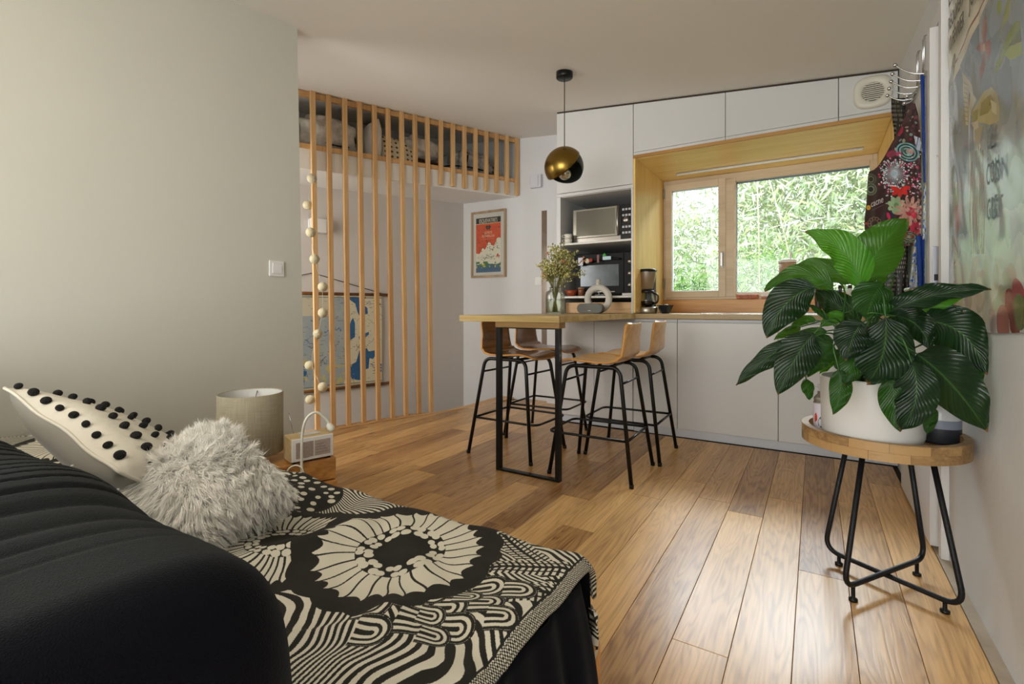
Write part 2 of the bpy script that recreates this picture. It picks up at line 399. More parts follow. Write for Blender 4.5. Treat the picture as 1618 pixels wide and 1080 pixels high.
# ceiling (sloping), closed room
c_ = MB(); cp = [(-4.9, -2.6), (.6, -2.6), (.6, 4.78), (-4.9, 4.78)]
tag(c_.prism(cp, ceil_z, lambda x, y: ceil_z(x, y)+.15).build('ceiling', M_ceil), 'sloping off-white ceiling', None, None, 'structure')
HI = lambda x, y: ceil_z(x, y)+.02
w = MB().prism([(.43, -2.6), (.56, -2.6), (.56, 4.78), (.43, 4.78)], -.06, HI).build('wall_right', M_wall2); tag(w, 'white painted wall on the right', None, None, 'structure')
# left wall with a slightly leaning end
wl = MB(); ye0, ye1 = 1.698, 1.646
wl.add([(-2.55, -2.6, -.06), (-2.40, -2.6, -.06), (-2.40, ye0, -.06), (-2.55, ye0, -.06), (-2.55, -2.6, HI(-2.55, -2.6)), (-2.40, -2.6, HI(-2.4, -2.6)), (-2.40, ye1, HI(-2.4, ye1)), (-2.55, ye1, HI(-2.55, ye1))],
       [(0, 3, 2, 1), (4, 5, 6, 7), (0, 1, 5, 4), (1, 2, 6, 5), (2, 3, 7, 6), (3, 0, 4, 7)])
tag(wl.build('wall_left', M_wall), 'plain off-white wall behind the sofa bed', None, None, 'structure')
# kitchen (back) wall with window hole
wb = MB()
wb.prism([(-3.6, 4.46), (-1.2, 4.46), (-1.2, 4.70), (-3.6, 4.70)], -1.6, HI)
wb.prism([(-1.2, 4.62), (.44, 4.62), (.44, 4.76), (-1.2, 4.76)], -.06, 1.02)
wb.prism([(-1.2, 4.62), (.44, 4.62), (.44, 4.76), (-1.2, 4.76)], 2.125, HI)
wb.prism([(-1.22, 4.46), (-1.2, 4.46), (-1.2, 4.76), (-1.22, 4.76)], -.06, HI)
tag(wb.build('wall_back', M_wall2), 'white wall behind the kitchen', None, None, 'structure')
# rear wall with patio opening (behind the camera)
wr = MB(); wr.box((-2.6, -2.75, -.06), (-2.05, -2.6, 3)); wr.box((.45, -2.75, -.06), (.56, -2.6, 3)); wr.box((-2.05, -2.75, 2.2), (.45, -2.6, 3))
tag(wr.build('wall_rear', M_wall), 'wall behind the camera with a patio opening', None, None, 'structure')
# stairwell wall
ws = MB().prism([(W_x(4.6), 4.6), (W_x(4.6)-.15, 4.6), (W_x(.2)-.15, .2), (W_x(.2), .2)][::-1], -1.6, HI)
tag(ws.build('wall_stair', mat('plaster_stair', '#cfcac4', .85, bump=.1, bscale=25)), 'pale stairwell wall beyond the slats', None, None, 'structure')
tag(MB().prism([(-4.85, .2), (-2.45, .2), (-2.45, .35), (-4.85, .35)], -1.6, HI).build('wall_stair_end', M_wall), 'end wall of the stairwell', None, None, 'structure')
tag(MB().prism([(-4.85, .2), (-2.5, .2), (-2.5, 1.0), (-2.5, 4.6), (-3.6, 4.6)], -1.66, -1.6).build('floor_stair', M_wall), 'lower floor of the stairwell', None, None, 'structure')
tag(MB().prism([(-3.32, 2.2), (-3.29, 2.2), (-2.93, 3.40), (-2.88, 3.74), (-2.88, 4.5), (-2.92, 4.5), (-2.92, 3.76), (-2.97, 3.42)], -1.6, -.03).build('trim_2', M_wall2), 'white edge of the floor above the stairs', None, None, 'structure')
st_ = tag(MB().box((-3.9, 3.9, -1.6), (-2.93, 4.45, -.9)).build('stairs', M_nose), 'wooden stair landing below the floor edge', None, None, 'structure')
for k in range(6):
    MB().bbox((-4.3, 3.6-k*.27, -1.6), (-2.95, 3.9-k*.27, -.72+.14*k-.0), .01).build('stair_tread', M_nose, st_) if k < 3 else None
# pilaster and narrow tall recess left of the tall cabinet
tag(MB().box((-2.292, 4.36, 0), (-1.87, 4.46, 2.19)).build('trim_3', M_wall2), 'white boxed pilaster beside the tall cabinet', None, None, 'structure')
nm = thing('wall_mirror', 'tall narrow grey-brown mirror strip on the wall beside the tall cabinet', 'mirror', (-2.35, 4.46, .55))
MB().bbox((-2.40, 4.448, .55), (-2.297, 4.459, 1.955), .003).build('mirror_panel', mat('mirror_brown', '#8f8478', .16, metal=.55, var=.15, vscale=6), nm)
MB().box((-2.404, 4.452, .545), (-2.293, 4.462, 1.96)).build('mirror_edge', mat('mirror_edge', '#b5ab9c', .4), nm)

# loft: slab, fascia
def Lp(y, d=0, z=0): return Vector((S_x(y)-d*.955, y+d*.297, z))
lo = MB(); ys = [1.9, 2.325, 3.146, 4.47]
def zf(y): return 2.03+(y-2.325)*.050
def zt(y): return zf(y)+.155
a0, a1 = 1.0, 4.47
vs = []
for y in (a0, a1):
    for (x, z) in ((S_x(y)-.03, zf(y)), (W_x(y)+.0, zf(y)+.01), (W_x(y)+.0, zt(y)), (S_x(y)-.03, zt(y))): vs.append((x, y, z))
lo.add(vs, [(0, 1, 2, 3), (7, 6, 5, 4), (0, 4, 5, 1), (1, 5, 6, 2), (2, 6, 7, 3), (3, 7, 4, 0)])
tag(lo.build('loft_floor', mat('loft_white', '#f1f0ec', .7)), 'white storage loft deck above the stairwell', None, None, 'structure')
tag(MB().prism([(-4.9, 1.0), (-2.55, 1.0), (-2.55, 1.1), (-4.9, 1.1)], 1.9, HI).build('wall_loft_end', M_wall), 'end of the storage loft', None, None, 'structure')
# slat screen
sc_ = thing('slat_screen', 'vertical pine slat screen guarding the stairwell and loft', 'screen', (-3.0, 3.4, 0))
topu = [493.3, 518.3, 543.9, 567.5, 590.6, 612.2, 633.6, 654.7, 674.4, 696.1, 715, 733.3, 750.8, 767.8, 783.9, 800.3, 816.4]
botu = [501.8, 526.2, 550.3, 574.4, 597.6, 619.8, 641.2, 661.6, 680.7]
def line_y(u):                          # where the slat line is crossed
    r = (u-809)/F_PX; dx = -sin(TH)+cos(TH)*r; dy = cos(TH)+sin(TH)*r
    k = dx/dy; return (-2.68-4.465*.3080)/(k-.3080)
yt = [line_y(u) for u in topu]; yb = [line_y(u) for u in botu]
def slat(ya, yb_, za, zb, wdt=.036, dep=.032, d0=-.012):
    T = Vector((.297, .955, 0)); Nn = Vector((.955, -.297, 0)); m = MB(); vs = []
    for y, z in ((ya, za), (yb_, zb)):
        c = Vector((S_x(y), y, z))+Nn*d0
        for sx, sy in ((-1, 0), (1, 0), (1, 1), (-1, 1)): vs.append(c+T*sx*wdt/2+Nn*sy*dep)
    return m.add(vs, [(0, 3, 2, 1), (4, 5, 6, 7), (0, 1, 5, 4), (1, 2, 6, 5), (2, 3, 7, 6), (3, 0, 4, 7)])
for i in range(17):
    y = yt[i]; zc = ceil_z(S_x(y), y)-.001
    if i < 9: slat(yb[i], y, .002, zc).build('slat', M_slat, sc_, bevel=.002)
    else:
        slat(y, y, zt(y)-.145, zc).build('slat', M_slat, sc_, bevel=.002)
for nm_, z0f, z1f in (('top_rail', lambda y: ceil_z(S_x(y), y)-.045, lambda y: ceil_z(S_x(y), y)-.003), ('bottom_rail', lambda y: zt(y), lambda y: zt(y)+.036)):
    m = MB(); vs = []
    for y in (1.75, 4.462):
        for dx in (-.045, -.013):
            vs += [(S_x(y)+dx, y, z0f(y)), (S_x(y)+dx, y, z1f(y))]
    m.add(vs, [(0, 1, 3, 2), (4, 6, 7, 5), (0, 4, 5, 1), (2, 3, 7, 6), (1, 5, 7, 3), (0, 2, 6, 4)]).build(nm_, M_slat, sc_)
# ------------------------------------------------------------------ window and its deep wooden reveal
YF, YW, YB = 3.72, 4.56, 4.70
wt = tag(MB().bbox((-1.185, 3.746, 2.1135), (.399, YW+.06, 2.135), .003).build('window_1', M_birch), 'wooden casement window set in a deep birch plywood reveal', None, None, 'structure')
MB().bbox((-1.215, 3.725, .915), (-1.186, YW+.06, 2.135), .003).build('reveal_panel', M_birchv, wt)
MB().bbox((.40, 3.745, .915), (.428, YW+.06, 2.135), .003).build('reveal_panel', M_birchv, wt)
MB().bbox((-1.185, YW, .910), (.399, YW+.055, 1.0295), .003).build('sill_board', wood('sill_wood', '#b5793a', '#dda763', axis=0, rough=.4, ring=2, rand=.02), wt)
MB().bbox((-1.2, 3.712, 2.112), (.4275, 3.7245, 2.1355), .002).build('reveal_edge', wood('reveal_edge_wood', '#9a6c2c', '#b98a48', axis=0, ring=2, rand=.02), wt)
fr = MB(); y0, y1 = YW-.005, YW+.07
fr.bbox((-1.1855, y0, 1.030), (-1.150, y1, 2.113), .004); fr.bbox((.37, y0, 1.030), (.3995, y1, 2.113), .004)
fr.bbox((-1.1495, y0, 2.065), (.3695, y1, 2.113), .004); fr.bbox((-1.1495, y0, 1.030), (.3695, y1, 1.050), .004)
fr.bbox((-.700, y0, 1.0505), (-.592, y1, 2.0645), .004)
fr.build('window_frame', M_frame, wt)
def sash(x0, x1, z0, z1, w, yy):
    m = MB(); m.bbox((x0, yy, z0), (x0+w, yy+.05, z1), .004); m.bbox((x1-w, yy, z0), (x1, yy+.05, z1), .004)
    m.bbox((x0+w, yy, z0), (x1-w, yy+.05, z0+w), .004); m.bbox((x0+w, yy, z1-w), (x1-w, yy+.05, z1), .004)
    return m
s1 = sash(-1.168, -.655, 1.048, 2.075, .058, YW-.02).build('sash', M_frame, wt)
MB().box((-1.112, YW+.0, 1.10), (-.711, YW+.012, 2.02)).build('pane', M_pane, s1)
sp = MB(); wv = mat('window_seal', '#cfd4dc', .4)
for (a, b, c_0, d) in ((-1.112, -1.104, 1.104, 2.018), (-.719, -.711, 1.104, 2.018)): sp.box((a, YW+.013, c_0), (b, YW+.03, d))
sp.box((-1.112, YW+.013, 1.104), (-.711, YW+.03, 1.112)); sp.box((-1.112, YW+.013, 2.01), (-.711, YW+.03, 2.018)); sp.build('glazing_bead', wv, s1)
s2 = sash(-.610, .385, 1.05, 2.068, .035, YW-.004).build('fixed_sash', M_frame, wt)
MB().box((-.577, YW+.015, 1.083), (.352, YW+.027, 2.035)).build('pane', M_pane, s2)
sp = MB(); gs = mat('window_seal_dark', '#52606e', .5)
sp.box((-.577, YW+.028, 1.085), (-.569, YW+.05, 2.033)); sp.box((-.577, YW+.028, 2.022), (.352, YW+.05, 2.033)); sp.box((-.577, YW+.028, 1.085), (.352, YW+.05, 1.091)); sp.build('glazing_bead', gs, s2)
h = MB(); h.bbox((-.692, YW-.035, 1.30), (-.672, YW-.02, 1.44), .004); h.tube([(-.682, YW-.03, 1.42), (-.682, YW-.06, 1.42)], .007, 8); h.bbox((-.692, YW-.068, 1.31), (-.672, YW-.055, 1.43), .004)
h.build('window_handle', mat('handle_alu', '#b9b9b9', .35, metal=.8), wt)
for z in (1.95, 1.13): MB().tube([(-1.176, YW-.03, z), (-1.176, YW-.03, z+.09)], .007, 8).build('hinge', mat('hinge_alu', '#a8a49c', .5, metal=.3), wt)
# LED strip
lt = thing('light_strip', 'slim aluminium light strip under the birch lintel of the window', 'lamp', (-.36, 4.33, 2.11))
MB().bbox((-1.02, 4.325, 2.098), (.297, 4.345, 2.1125), .002).build('profile', mat('alu', '#a9a6a0', .35, metal=.8), lt)
MB().box((-1.015, 4.329, 2.0955), (.292, 4.341, 2.0985)).build('diffuser', mat('led_diffuser', '#f4f1ea', .5), lt)
# ------------------------------------------------------------------ bamboo garden outside
def leaf_cloud(name, n, boxf, cols, label, cat, ln=(.10, .22), seed=1, loc=(0, 0, 0)):
    r = np.random.default_rng(seed); P = boxf(r, n)
    d = r.normal(size=(n, 3)); d[:, 2] -= .7; d /= np.linalg.norm(d, axis=1)[:, None]
    e = r.normal(size=(n, 3)); e -= d*(e*d).sum(1)[:, None]; e /= np.linalg.norm(e, axis=1)[:, None]
    L_ = r.uniform(*ln, n)[:, None]; W = L_*r.uniform(.055, .09, n)[:, None]
    q = np.stack([P, P+d*L_*.4+e*W, P+d*L_, P+d*L_*.4-e*W], 1).reshape(-1, 3)
    me = bpy.data.meshes.new(name); me.vertices.add(4*n); me.vertices.foreach_set('co', q.ravel().astype(np.float32))
    me.loops.add(4*n); me.loops.foreach_set('vertex_index', np.arange(4*n, dtype=np.int32)); me.polygons.add(n); me.polygons.foreach_set('loop_start', np.arange(0, 4*n, 4, dtype=np.int32))
    me.polygons.foreach_set('loop_total', np.full(n, 4, np.int32)); me.polygons.foreach_set('material_index', r.integers(0, len(cols), n).astype(np.int32)); me.update(); me.validate()
    for c in cols: me.materials.append(c)
    o = bpy.data.objects.new(name, me); COL.objects.link(o); tag(o, label, cat, None, 'stuff'); return o
def leafmat(n, c):
    m, N, L, b = nt(n); b.inputs['Base Color'].default_value = rgb(c); b.inputs['Roughness'].default_value = .5
    tl = N.new('ShaderNodeBsdfTranslucent'); tl.inputs[0].default_value = rgb(c); mx = N.new('ShaderNodeMixShader'); mx.inputs[0].default_value = .45
    L.new(b.outputs[0], mx.inputs[1]); L.new(tl.outputs[0], mx.inputs[2]); L.new(mx.outputs[0], N['Material Output'].inputs[0]); return m
G = [leafmat('bamboo_a', '#bccb9c'), leafmat('bamboo_b', '#dcdfc8'), leafmat('bamboo_c', '#9db47c'), leafmat('bamboo_d', '#d6d3a8'), leafmat('bamboo_e', '#ebece2'), leafmat('bamboo_f', '#b2c0a4')]
def hedge(r, n):
    x = r.uniform(-6.5, 3.0, n); y = r.uniform(7.2, 9.2, n); z = r.uniform(-.6, 4.6, n)
    hole = (x < -1.25) & (z > 2.35+.30*np.sin(x*3+1)) & (r.random(n) < .80); x[hole] = r.uniform(-1, 3, hole.sum()); z[hole] = r.uniform(0, 4, hole.sum())
    cl = r.integers(0, 500, n); cx = r.uniform(-.16, .16, (500, 2)); x += cx[cl, 0]; z += cx[cl, 1]; return np.stack([x, y, z], 1)
leaf_cloud('bamboo_foliage', 120000, hedge, G, 'dense mass of pale green bamboo leaves filling the window view', 'foliage', (.08, .22), 1)
D = [leafmat('shrub_a', '#55822f'), leafmat('shrub_b', '#7aa23f'), leafmat('shrub_c', '#3f6a2a')]
def shrub(r, n):
    c = np.array([(-1.35, 7.0, 1.25), (-1.8, 7.1, .9), (-.7, 7.1, .6), (-2.4, 7.1, .5), (-.6, 7.0, 1.5)]); k = r.integers(0, 5, n); p = r.normal(size=(n, 3))*[.30, .12, .20]; return c[k]+p
leaf_cloud('garden_shrub', 5000, shrub, D+[G[2]], 'darker green shrub low in front of the bamboo', 'shrub', (.06, .13), 3)
R = random.Random(5)
ORD = ['leftmost', 'second from the left', 'third from the left', 'middle', 'third from the right', 'second from the right', 'rightmost']
for i in range(7):
    x = -3.2+i*.62+R.uniform(-.2, .2); ln_ = R.uniform(3.2, 4.6); dx = R.uniform(-.5, .9)
    m = MB(); pts = [(x+dx*t*t, 7.0+R.uniform(-.02, .02), -.6+ln_*t) for t in [k/9 for k in range(10)]]; m.tube(pts, [.016-.012*k/9 for k in range(10)], 6)
    bs = m.build('bamboo_stem', mat('bamboo_culm', '#b3a888', .5)); tag(bs, ORD[i]+' of the thin arching bamboo stems outside the window', 'bamboo', 'bamboo stems outside the window')
tag(MB().box((-12, 4.8, -.65), (8, 14, -.6)).build('ground', mat('garden_ground', '#7b8a5a', .95)), 'garden ground outside', None, None, 'structure')

# ------------------------------------------------------------------ kitchen cabinets
def door_panel(par, x0, x1, z0, z1, y=YF, th=.019, name='door'):
    return MB().bbox((x0, y, z0), (x1, y+th, z1), .0018).build(name, M_cab, par)
def cz(x): return ceil_z(x, YF)-.008
# tall cabinet: body with niche, upper door
tc_ = thing('tall_cabinet', 'white tall cabinet with an open niche for the ovens', 'cabinet', (-1.53, 4.1, 0))
b_ = MB(); X0, X1 = -1.862, -1.200
zA, zB = cz(X0), cz(X1)
def slab(m, x0, x1, y0, y1, z0, top=True, zt_=None):
    f = (lambda x, y: cz(x)) if zt_ is None else (lambda x, y: zt_)
    return m.prism([(x0, y0), (x1, y0), (x1, y1), (x0, y1)], z0, f)
slab(b_, X0, X0+.035, YF+.021, 4.46, .87, zt_=None); slab(b_, X1-.016, X1, YF+.021, 4.46, .91); b_.box((X0, YF, .911), (X0+.035, YF+.021, 1.886)); b_.box((X1-.016, YF, .911), (X1-.001, YF+.021, 1.886))
b_.box((X0+.035, YF+.02, 1.885), (X1-.016, 4.46, 1.91)); b_.box((X0+.035, 4.42, .0), (X1-.016, 4.46, 1.9)); b_.box((X0, YF+.02, .07), (X1, 4.42, .87))
b_.build('cabinet_body', M_cab, tc_)
f = MB(); g = .0025
f.add([(X0, YF, 1.918), (X1-g, YF, 1.918), (X1-g, YF+.019, 1.918), (X0, YF+.019, 1.918), (X0, YF, zA-.006), (X1-g, YF, zB-.006), (X1-g, YF+.019, zB-.006), (X0, YF+.019, zA-.006)],
      [(0, 3, 2, 1), (4, 5, 6, 7), (0, 1, 5, 4), (1, 2, 6, 5), (2, 3, 7, 6), (3, 0, 4, 7)]); f.build('door', M_cab, tc_, bevel=.0015)
MB().bbox((X0+.002, YF, 1.888), (X1, YF+.019, 1.914), .002).build('niche_rail', M_cab, tc_)
M_shelf = mat('shelf_white', '#d9d8d2', .4)
for z in (1.497, 1.052): MB().bbox((X0+.036, YF+.012, z-.017), (X1-.017, 4.42, z), .002).build('shelf', M_shelf, tc_)
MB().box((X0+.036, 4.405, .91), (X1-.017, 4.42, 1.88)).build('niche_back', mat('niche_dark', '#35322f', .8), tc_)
# base doors below table
xs_ = [(-1.862, -1.525), (-1.525, -1.205)]
for i, (a, b) in enumerate(xs_): door_panel(tc_, a+.0015, b-.0015, .062, .845)
MB().bbox((-1.862, YF+.025, 0), (-1.205, YF+.045, .058), .001).build('plinth', M_grey, tc_)
# wall cabinets above the window
ux = [(-1.200, -.538), (-.538, .126), (.126, .425)]
ulab = ['white lift-up wall cabinet above the window, beside the tall cabinet', 'white lift-up wall cabinet above the middle of the window', 'short white wall cabinet holding the round vent']
for (a, b), lb in zip(ux, ulab):
    t = thing('wall_cabinet', lb, 'cabinet', ((a+b)/2, 4.1, 2.2), 'wall cabinets above the window')
    m = MB(); m.prism([(a+.001, YF+.022), (b-.001, YF+.022), (b-.001, 4.455), (a+.001, 4.455)], 2.136, lambda x, y: min(cz(x), ceil_z(x, y)-.012)); m.build('cabinet_body', M_cab, t)
    f = MB(); za, zb = cz(a)-.006, cz(b)-.006
    f.add([(a+.002, YF, 2.160), (b-.002, YF, 2.160), (b-.002, YF+.019, 2.160), (a+.002, YF+.019, 2.160), (a+.002, YF, za), (b-.002, YF, zb), (b-.002, YF+.019, zb), (a+.002, YF+.019, za)],
          [(0, 3, 2, 1), (4, 5, 6, 7), (0, 1, 5, 4), (1, 2, 6, 5), (2, 3, 7, 6), (3, 0, 4, 7)]); f.build('door', M_cab, t, bevel=.0015)
    MB().bbox((a+.002, YF, 2.136), (b-.002, YF+.019, 2.1575), .001).build('bottom_rail', M_cab, t)
# shadow line along the top of the cabinets
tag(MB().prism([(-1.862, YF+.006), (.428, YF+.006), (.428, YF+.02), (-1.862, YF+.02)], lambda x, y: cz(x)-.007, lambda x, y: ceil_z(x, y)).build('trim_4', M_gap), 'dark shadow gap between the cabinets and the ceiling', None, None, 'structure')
# base cabinets
bx = [(-1.1985, -.868), (-.868, -.210), (-.210, .126), (.126, .425)]
blab = ['narrow white base cabinet behind the right bar stools', 'wide white base cabinet in the middle of the kitchen run', 'white base cabinet under the hanging plant leaves', 'rightmost white base cabinet behind the white plant pot']
for (a, b), lb in zip(bx, blab):
    t = thing('base_cabinet', lb, 'cabinet', ((a+b)/2, 4.1, 0), 'base cabinets under the worktop')
    MB().box((a+.001, YF+.022, .065), (b-.001, 4.42, .870)).build('cabinet_body', M_cab, t)
    door_panel(t, a+.002, b-.002, .062, .845); MB().bbox((a+.002, YF+.006, .850), (b-.002, YF+.021, .869), .001).build('grip_rail', M_grey, t)
    MB().bbox((a, YF+.012, 0), (b, YF+.030, .059), .001).build('plinth', M_grey, t)
wk = thing('worktop', 'long oak kitchen worktop under the window', 'worktop', (-.39, 4.1, .87))
MB().bbox((-1.20, YF-.018, .872), (.428, 4.555, .909), .0025).build('worktop_slab', wood('worktop_front', '#83693f', '#b49a68', axis=0, rough=.4, ring=3, rand=.02), wk)
# hob / sink
sk = thing('sink', 'stainless steel sink with draining board let into the worktop', 'sink', (-.1, 4.1, .909))
m = MB(); m.bbox((-.72, 3.80, .909), (.16, 4.30, .914), .002); m.build('drainer', M_steel, sk)
m = MB(); m.lathe([(.0001, -.0), (.15, 0), (.17, .003), (.18, .005)], (-.1, 4.05, .912), 28); m.build('basin', mat('sink_basin', '#6d6d6d', .3, metal=1), sk)
m = MB(); m.tube(corner([(.10, 4.28, .912), (.10, 4.28, 1.16), (.06, 4.10, 1.17), (.06, 4.10, 1.12)], .05), .011, 10); m.build('tap', M_chrome, sk)
# vent
vt = thing('ventilation_grille', 'rounded off-white ventilation grille on the short wall cabinet', 'vent', (.30, YF, 2.276))
def superel(rx, rz, n=40, e=3.2): return [(abs(cos(2*pi*k/n))**(2/e)*rx*(1 if cos(2*pi*k/n) >= 0 else -1), abs(sin(2*pi*k/n))**(2/e)*rz*(1 if sin(2*pi*k/n) >= 0 else -1)) for k in range(n)]
def stack(rings, cap=True):
    m = MB(); n = len(rings[0]); vs = [p for r_ in rings for p in r_]; fs = []
    for i in range(len(rings)-1):
        for k in range(n): fs.append((i*n+k, i*n+(k+1) % n, (i+1)*n+(k+1) % n, (i+1)*n+k))
    m.add(vs, fs, True)
    if cap: m.f.append(tuple((len(rings)-1)*n+k for k in range(n))); m.sm.append(False)
    return m
rg = []
for rx, rz, y in ((.098, .098, 0), (.098, .098, -.012), (.088, .088, -.022), (.064, .062, -.024), (.056, .056, -.014)): rg.append([(.30+x, YF+y, 2.276+z) for x, z in superel(rx, rz, 40, 3.0 if rx > .07 else 2)])
M_vent = mat('vent_plastic', '#d9d5c8', .4)
stack(rg, False).build('vent_cover', M_vent, vt)
MB().box((.245, YF-.006, 2.221), (.355, YF-.002, 2.331)).build('vent_recess', mat('vent_dark', '#5b5547', .8), vt)
for k in range(9):
    z = 2.276-.048+k*.012; hw = sqrt(max(0, .057**2-(z-2.276)**2)); o = MB().bbox((.30-hw, YF-.021, z-.0028), (.30+hw, YF-.008, z+.0028), .001).build('vent_slat', M_vent, vt)
# ------------------------------------------------------------------ things in the niche
mw = thing('microwave', 'silver microwave with a black control panel on the upper niche shelf', 'microwave', (-1.50, 4.0, 1.498))
ym = 3.84
MB().bbox((-1.768, ym+.02, 1.508), (-1.243, 4.30, 1.790), .006).build('casing', mat('mw_case', '#34322f', .4), mw)
MB().bbox((-1.768, ym, 1.508), (-1.345, ym+.02, 1.545), .003).build('lower_band', M_steel, mw)
MB().bbox((-1.768, ym, 1.545), (-1.372, ym+.02, 1.790), .004).build('door', mat('mw_door', '#a9a69a', .22, metal=.8), mw); mwd = MD()
MB().bbox((-1.735, ym-.003, 1.562), (-1.392, ym+.001, 1.775), .002).build('door_window', mat('mw_window', '#8d8b80', .12, metal=.6), mwd)
MB().tube(smooth_path([(-1.362, ym-.002, 1.56), (-1.358, ym-.035, 1.62), (-1.358, ym-.035, 1.72), (-1.362, ym-.002, 1.785)], 2), .011, 10).build('door_handle', M_steel, mwd)
MB().bbox((-1.345, ym, 1.508), (-1.243, ym+.02, 1.790), .003).build('control_panel', mat('mw_panel', '#17171a', .2), mw); mwp = MD()
MB().lathe([(.026, 0), (.026, -.012), (.020, -.018), (.0001, -.018)], (-1.297, ym, 1.665), 24, 'y').build('dial', M_steel, mwp)
for r_ in range(5):
    for c_i in range(3):
        if r_ in (2,): continue
        MB().bbox((-1.330+c_i*.026, ym-.003, 1.555+r_*.047), (-1.312+c_i*.026, ym+.001, 1.572+r_*.047), .001).build('button', mat('mw_button', '#b9b9bb', .4), mwp)
for sx in (-1.74, -1.27): MB().lathe([(.012, 0), (.012, .011)], (sx, 3.9, 1.497), 12, cap=True).build('foot', M_black, mw)
for k in range(2):
    z = 1.4985+k*.040; t = thing('espresso_cup', ('lower' if k == 0 else 'upper')+' of the two stacked cream cups beside the microwave', 'cup', (-1.808, 3.80, z), 'stacked cream cups')
    MB().lathe([(.0001, .001), (.024, 0), (.030, .004), (.034, .022), (.035, .040), (.032, .040), (.028, .008), (.0001, .006)], (-1.786, 3.785, z), 24).build('cup_body', mat('cup_cream', '#ddd8cb', .35), t)
    MB().tube(smooth_path([(-1.804, 3.757, z+.034), (-1.818, 3.742, z+.030), (-1.818, 3.742, z+.014), (-1.804, 3.757, z+.010)], 2), .003, 6).build('cup_handle', mat('cup_cream', '#ddd8cb', .35), t)
ov = thing('mini_oven', 'black countertop oven with magnets on its door, on the lower niche shelf', 'oven', (-1.49, 4.1, 1.053))
yo = 3.86
MB().bbox((-1.758, yo+.02, 1.064), (-1.222, 4.34, 1.415), .006).build('casing', mat('oven_case', '#0c0d10', .5, spec=.2), ov)
MB().bbox((-1.758, yo, 1.075), (-1.325, yo+.022, 1.408), .004).build('door', mat('oven_door', '#0a0b0e', .5, spec=.2), ov); ovd = MD()
MB().bbox((-1.705, yo-.003, 1.135), (-1.368, yo+.001, 1.315), .002).build('door_window', mat('oven_window', '#4f565a', .22, metal=.35, var=.25, vscale=9), ovd)
MB().tube(corner([(-1.735, yo, 1.355), (-1.735, yo-.03, 1.355), (-1.35, yo-.03, 1.355), (-1.35, yo, 1.355)], .01), .007, 8).build('door_handle', M_black, ovd)
MB().bbox((-1.322, yo, 1.075), (-1.222, yo+.022, 1.408), .003).build('control_panel', mat('oven_panel', '#0d0e11', .5, spec=.2), ov); ovp = MD()
for z in (1.33, 1.235, 1.14): MB().lathe([(.022, 0), (.020, -.02), (.0001, -.021)], (-1.272, yo, z), 20, 'y').build('knob', M_steel, ovp)
MB().bbox((-1.70, yo-.004, 1.086), (-1.40, yo+.001, 1.092), .001).build('vent_line', M_steel, ov)
mg = [(-1.685, 1.345, .022, .034, '#c9cede', 'square', 'pale blue square magnet leftmost on the oven door'), (-1.625, 1.348, .022, .018, '#d8cdb6', 'o', 'cream oval magnet on the oven door'), (-1.592, 1.353, .018, .018, '#a8402c', 'o', 'small red magnet on the oven door'), (-1.528, 1.362, .010, .034, '#7a4038', 'v', 'tall brown and blue bottle-shaped magnet on the oven door'), (-1.452, 1.363, .036, .015, '#b9d3dc', 'h', 'long light blue magnet rightmost on the oven door'), (-1.475, 1.390, .013, .013, '#3fae3a', 'c', 'green clover magnet on the oven door')]
for (x, z, rx, rz, c, sh, lb) in mg:
    yy = yo-.042; m = MB()
    if sh in ('o',): m.lathe([(.0001, 0), (rx, 0), (rx*.9, -.006), (.0001, -.008)], (x, yy, z), 16, 'y')
    elif sh == 'c':
        for a in range(3): m.ball((x+cos(a*2.1+1.57)*.007, yy, z+sin(a*2.1+1.57)*.007), .008, 6, (1, .4, 1))
    else: m.bbox((x-rx, yy-.006, z-rz), (x+rx, yy, z+rz), .003)
    # a stalk to the door face so that it truly sits on the oven
    m.box((x-.004, yy, z-.004), (x+.004, yo+.001, z+.004))
    t = m.build('fridge_magnet', mat('magnet_'+c[1:], c, .4)); tag(t, lb, 'magnet', 'magnets on the oven door')
mx_ = MB(); mx_.bbox((-1.532, yo-.050, 1.380), (-1.524+.006, yo-.044, 1.398), .002)
bowl = thing('terracotta_bowl', 'orange-brown glazed bowl at the left of the lower niche shelf', 'bowl', (-1.765, 3.79, 1.053))
MB().lathe([(.0001, .001), (.028, 0), (.045, .018), (.058, .052), (.054, .052), (.042, .022), (.0001, .008)], (-1.763, 3.80, 1.053), 28).build('bowl_body', mat('terracotta_glaze', '#8e3f1c', .25, var=.3, vscale=25), bowl)
jr = thing('small_jar', 'small brown jar between the bowl and the ring vase on the niche shelf', 'jar', (-1.675, 3.80, 1.053))
MB().lathe([(.0001, 0), (.026, 0), (.028, .05), (.024, .062), (.0001, .062)], (-1.672, 3.80, 1.053), 20).build('jar_body', mat('jar_brown', '#7d4a32', .35), jr)
MB().lathe([(.026, .062), (.026, .072), (.0001, .073)], (-1.672, 3.80, 1.053), 20).build('lid', mat('jar_lid', '#b58a68', .4), jr)
pp = thing('white_packet', 'small white packet at the right end of the lower niche shelf', 'packet', (-1.26, 3.79, 1.053)); MB().bbox((-1.305, 3.76, 1.054), (-1.225, 3.82, 1.072), .004).build('packet_body', mat('packet_white', '#d5d3cf', .6), pp)
cbl = tag(MB().tube(smooth_path([(-1.60, 3.79, 1.058), (-1.57, 3.77, 1.085), (-1.52, 3.80, 1.09), (-1.50, 3.78, 1.06), (-1.56, 3.79, 1.058), (-1.47, 3.80, 1.062)], 3), .003, 6).build('power_cable', mat('cable_grey', '#c7c7c7', .4)), 'coiled pale cable on the shelf in front of the oven', 'cable')
wbx = thing('wooden_crate', 'low pale wooden box under the niche shelf behind the speaker', 'box', (-1.5, 3.9, .909))
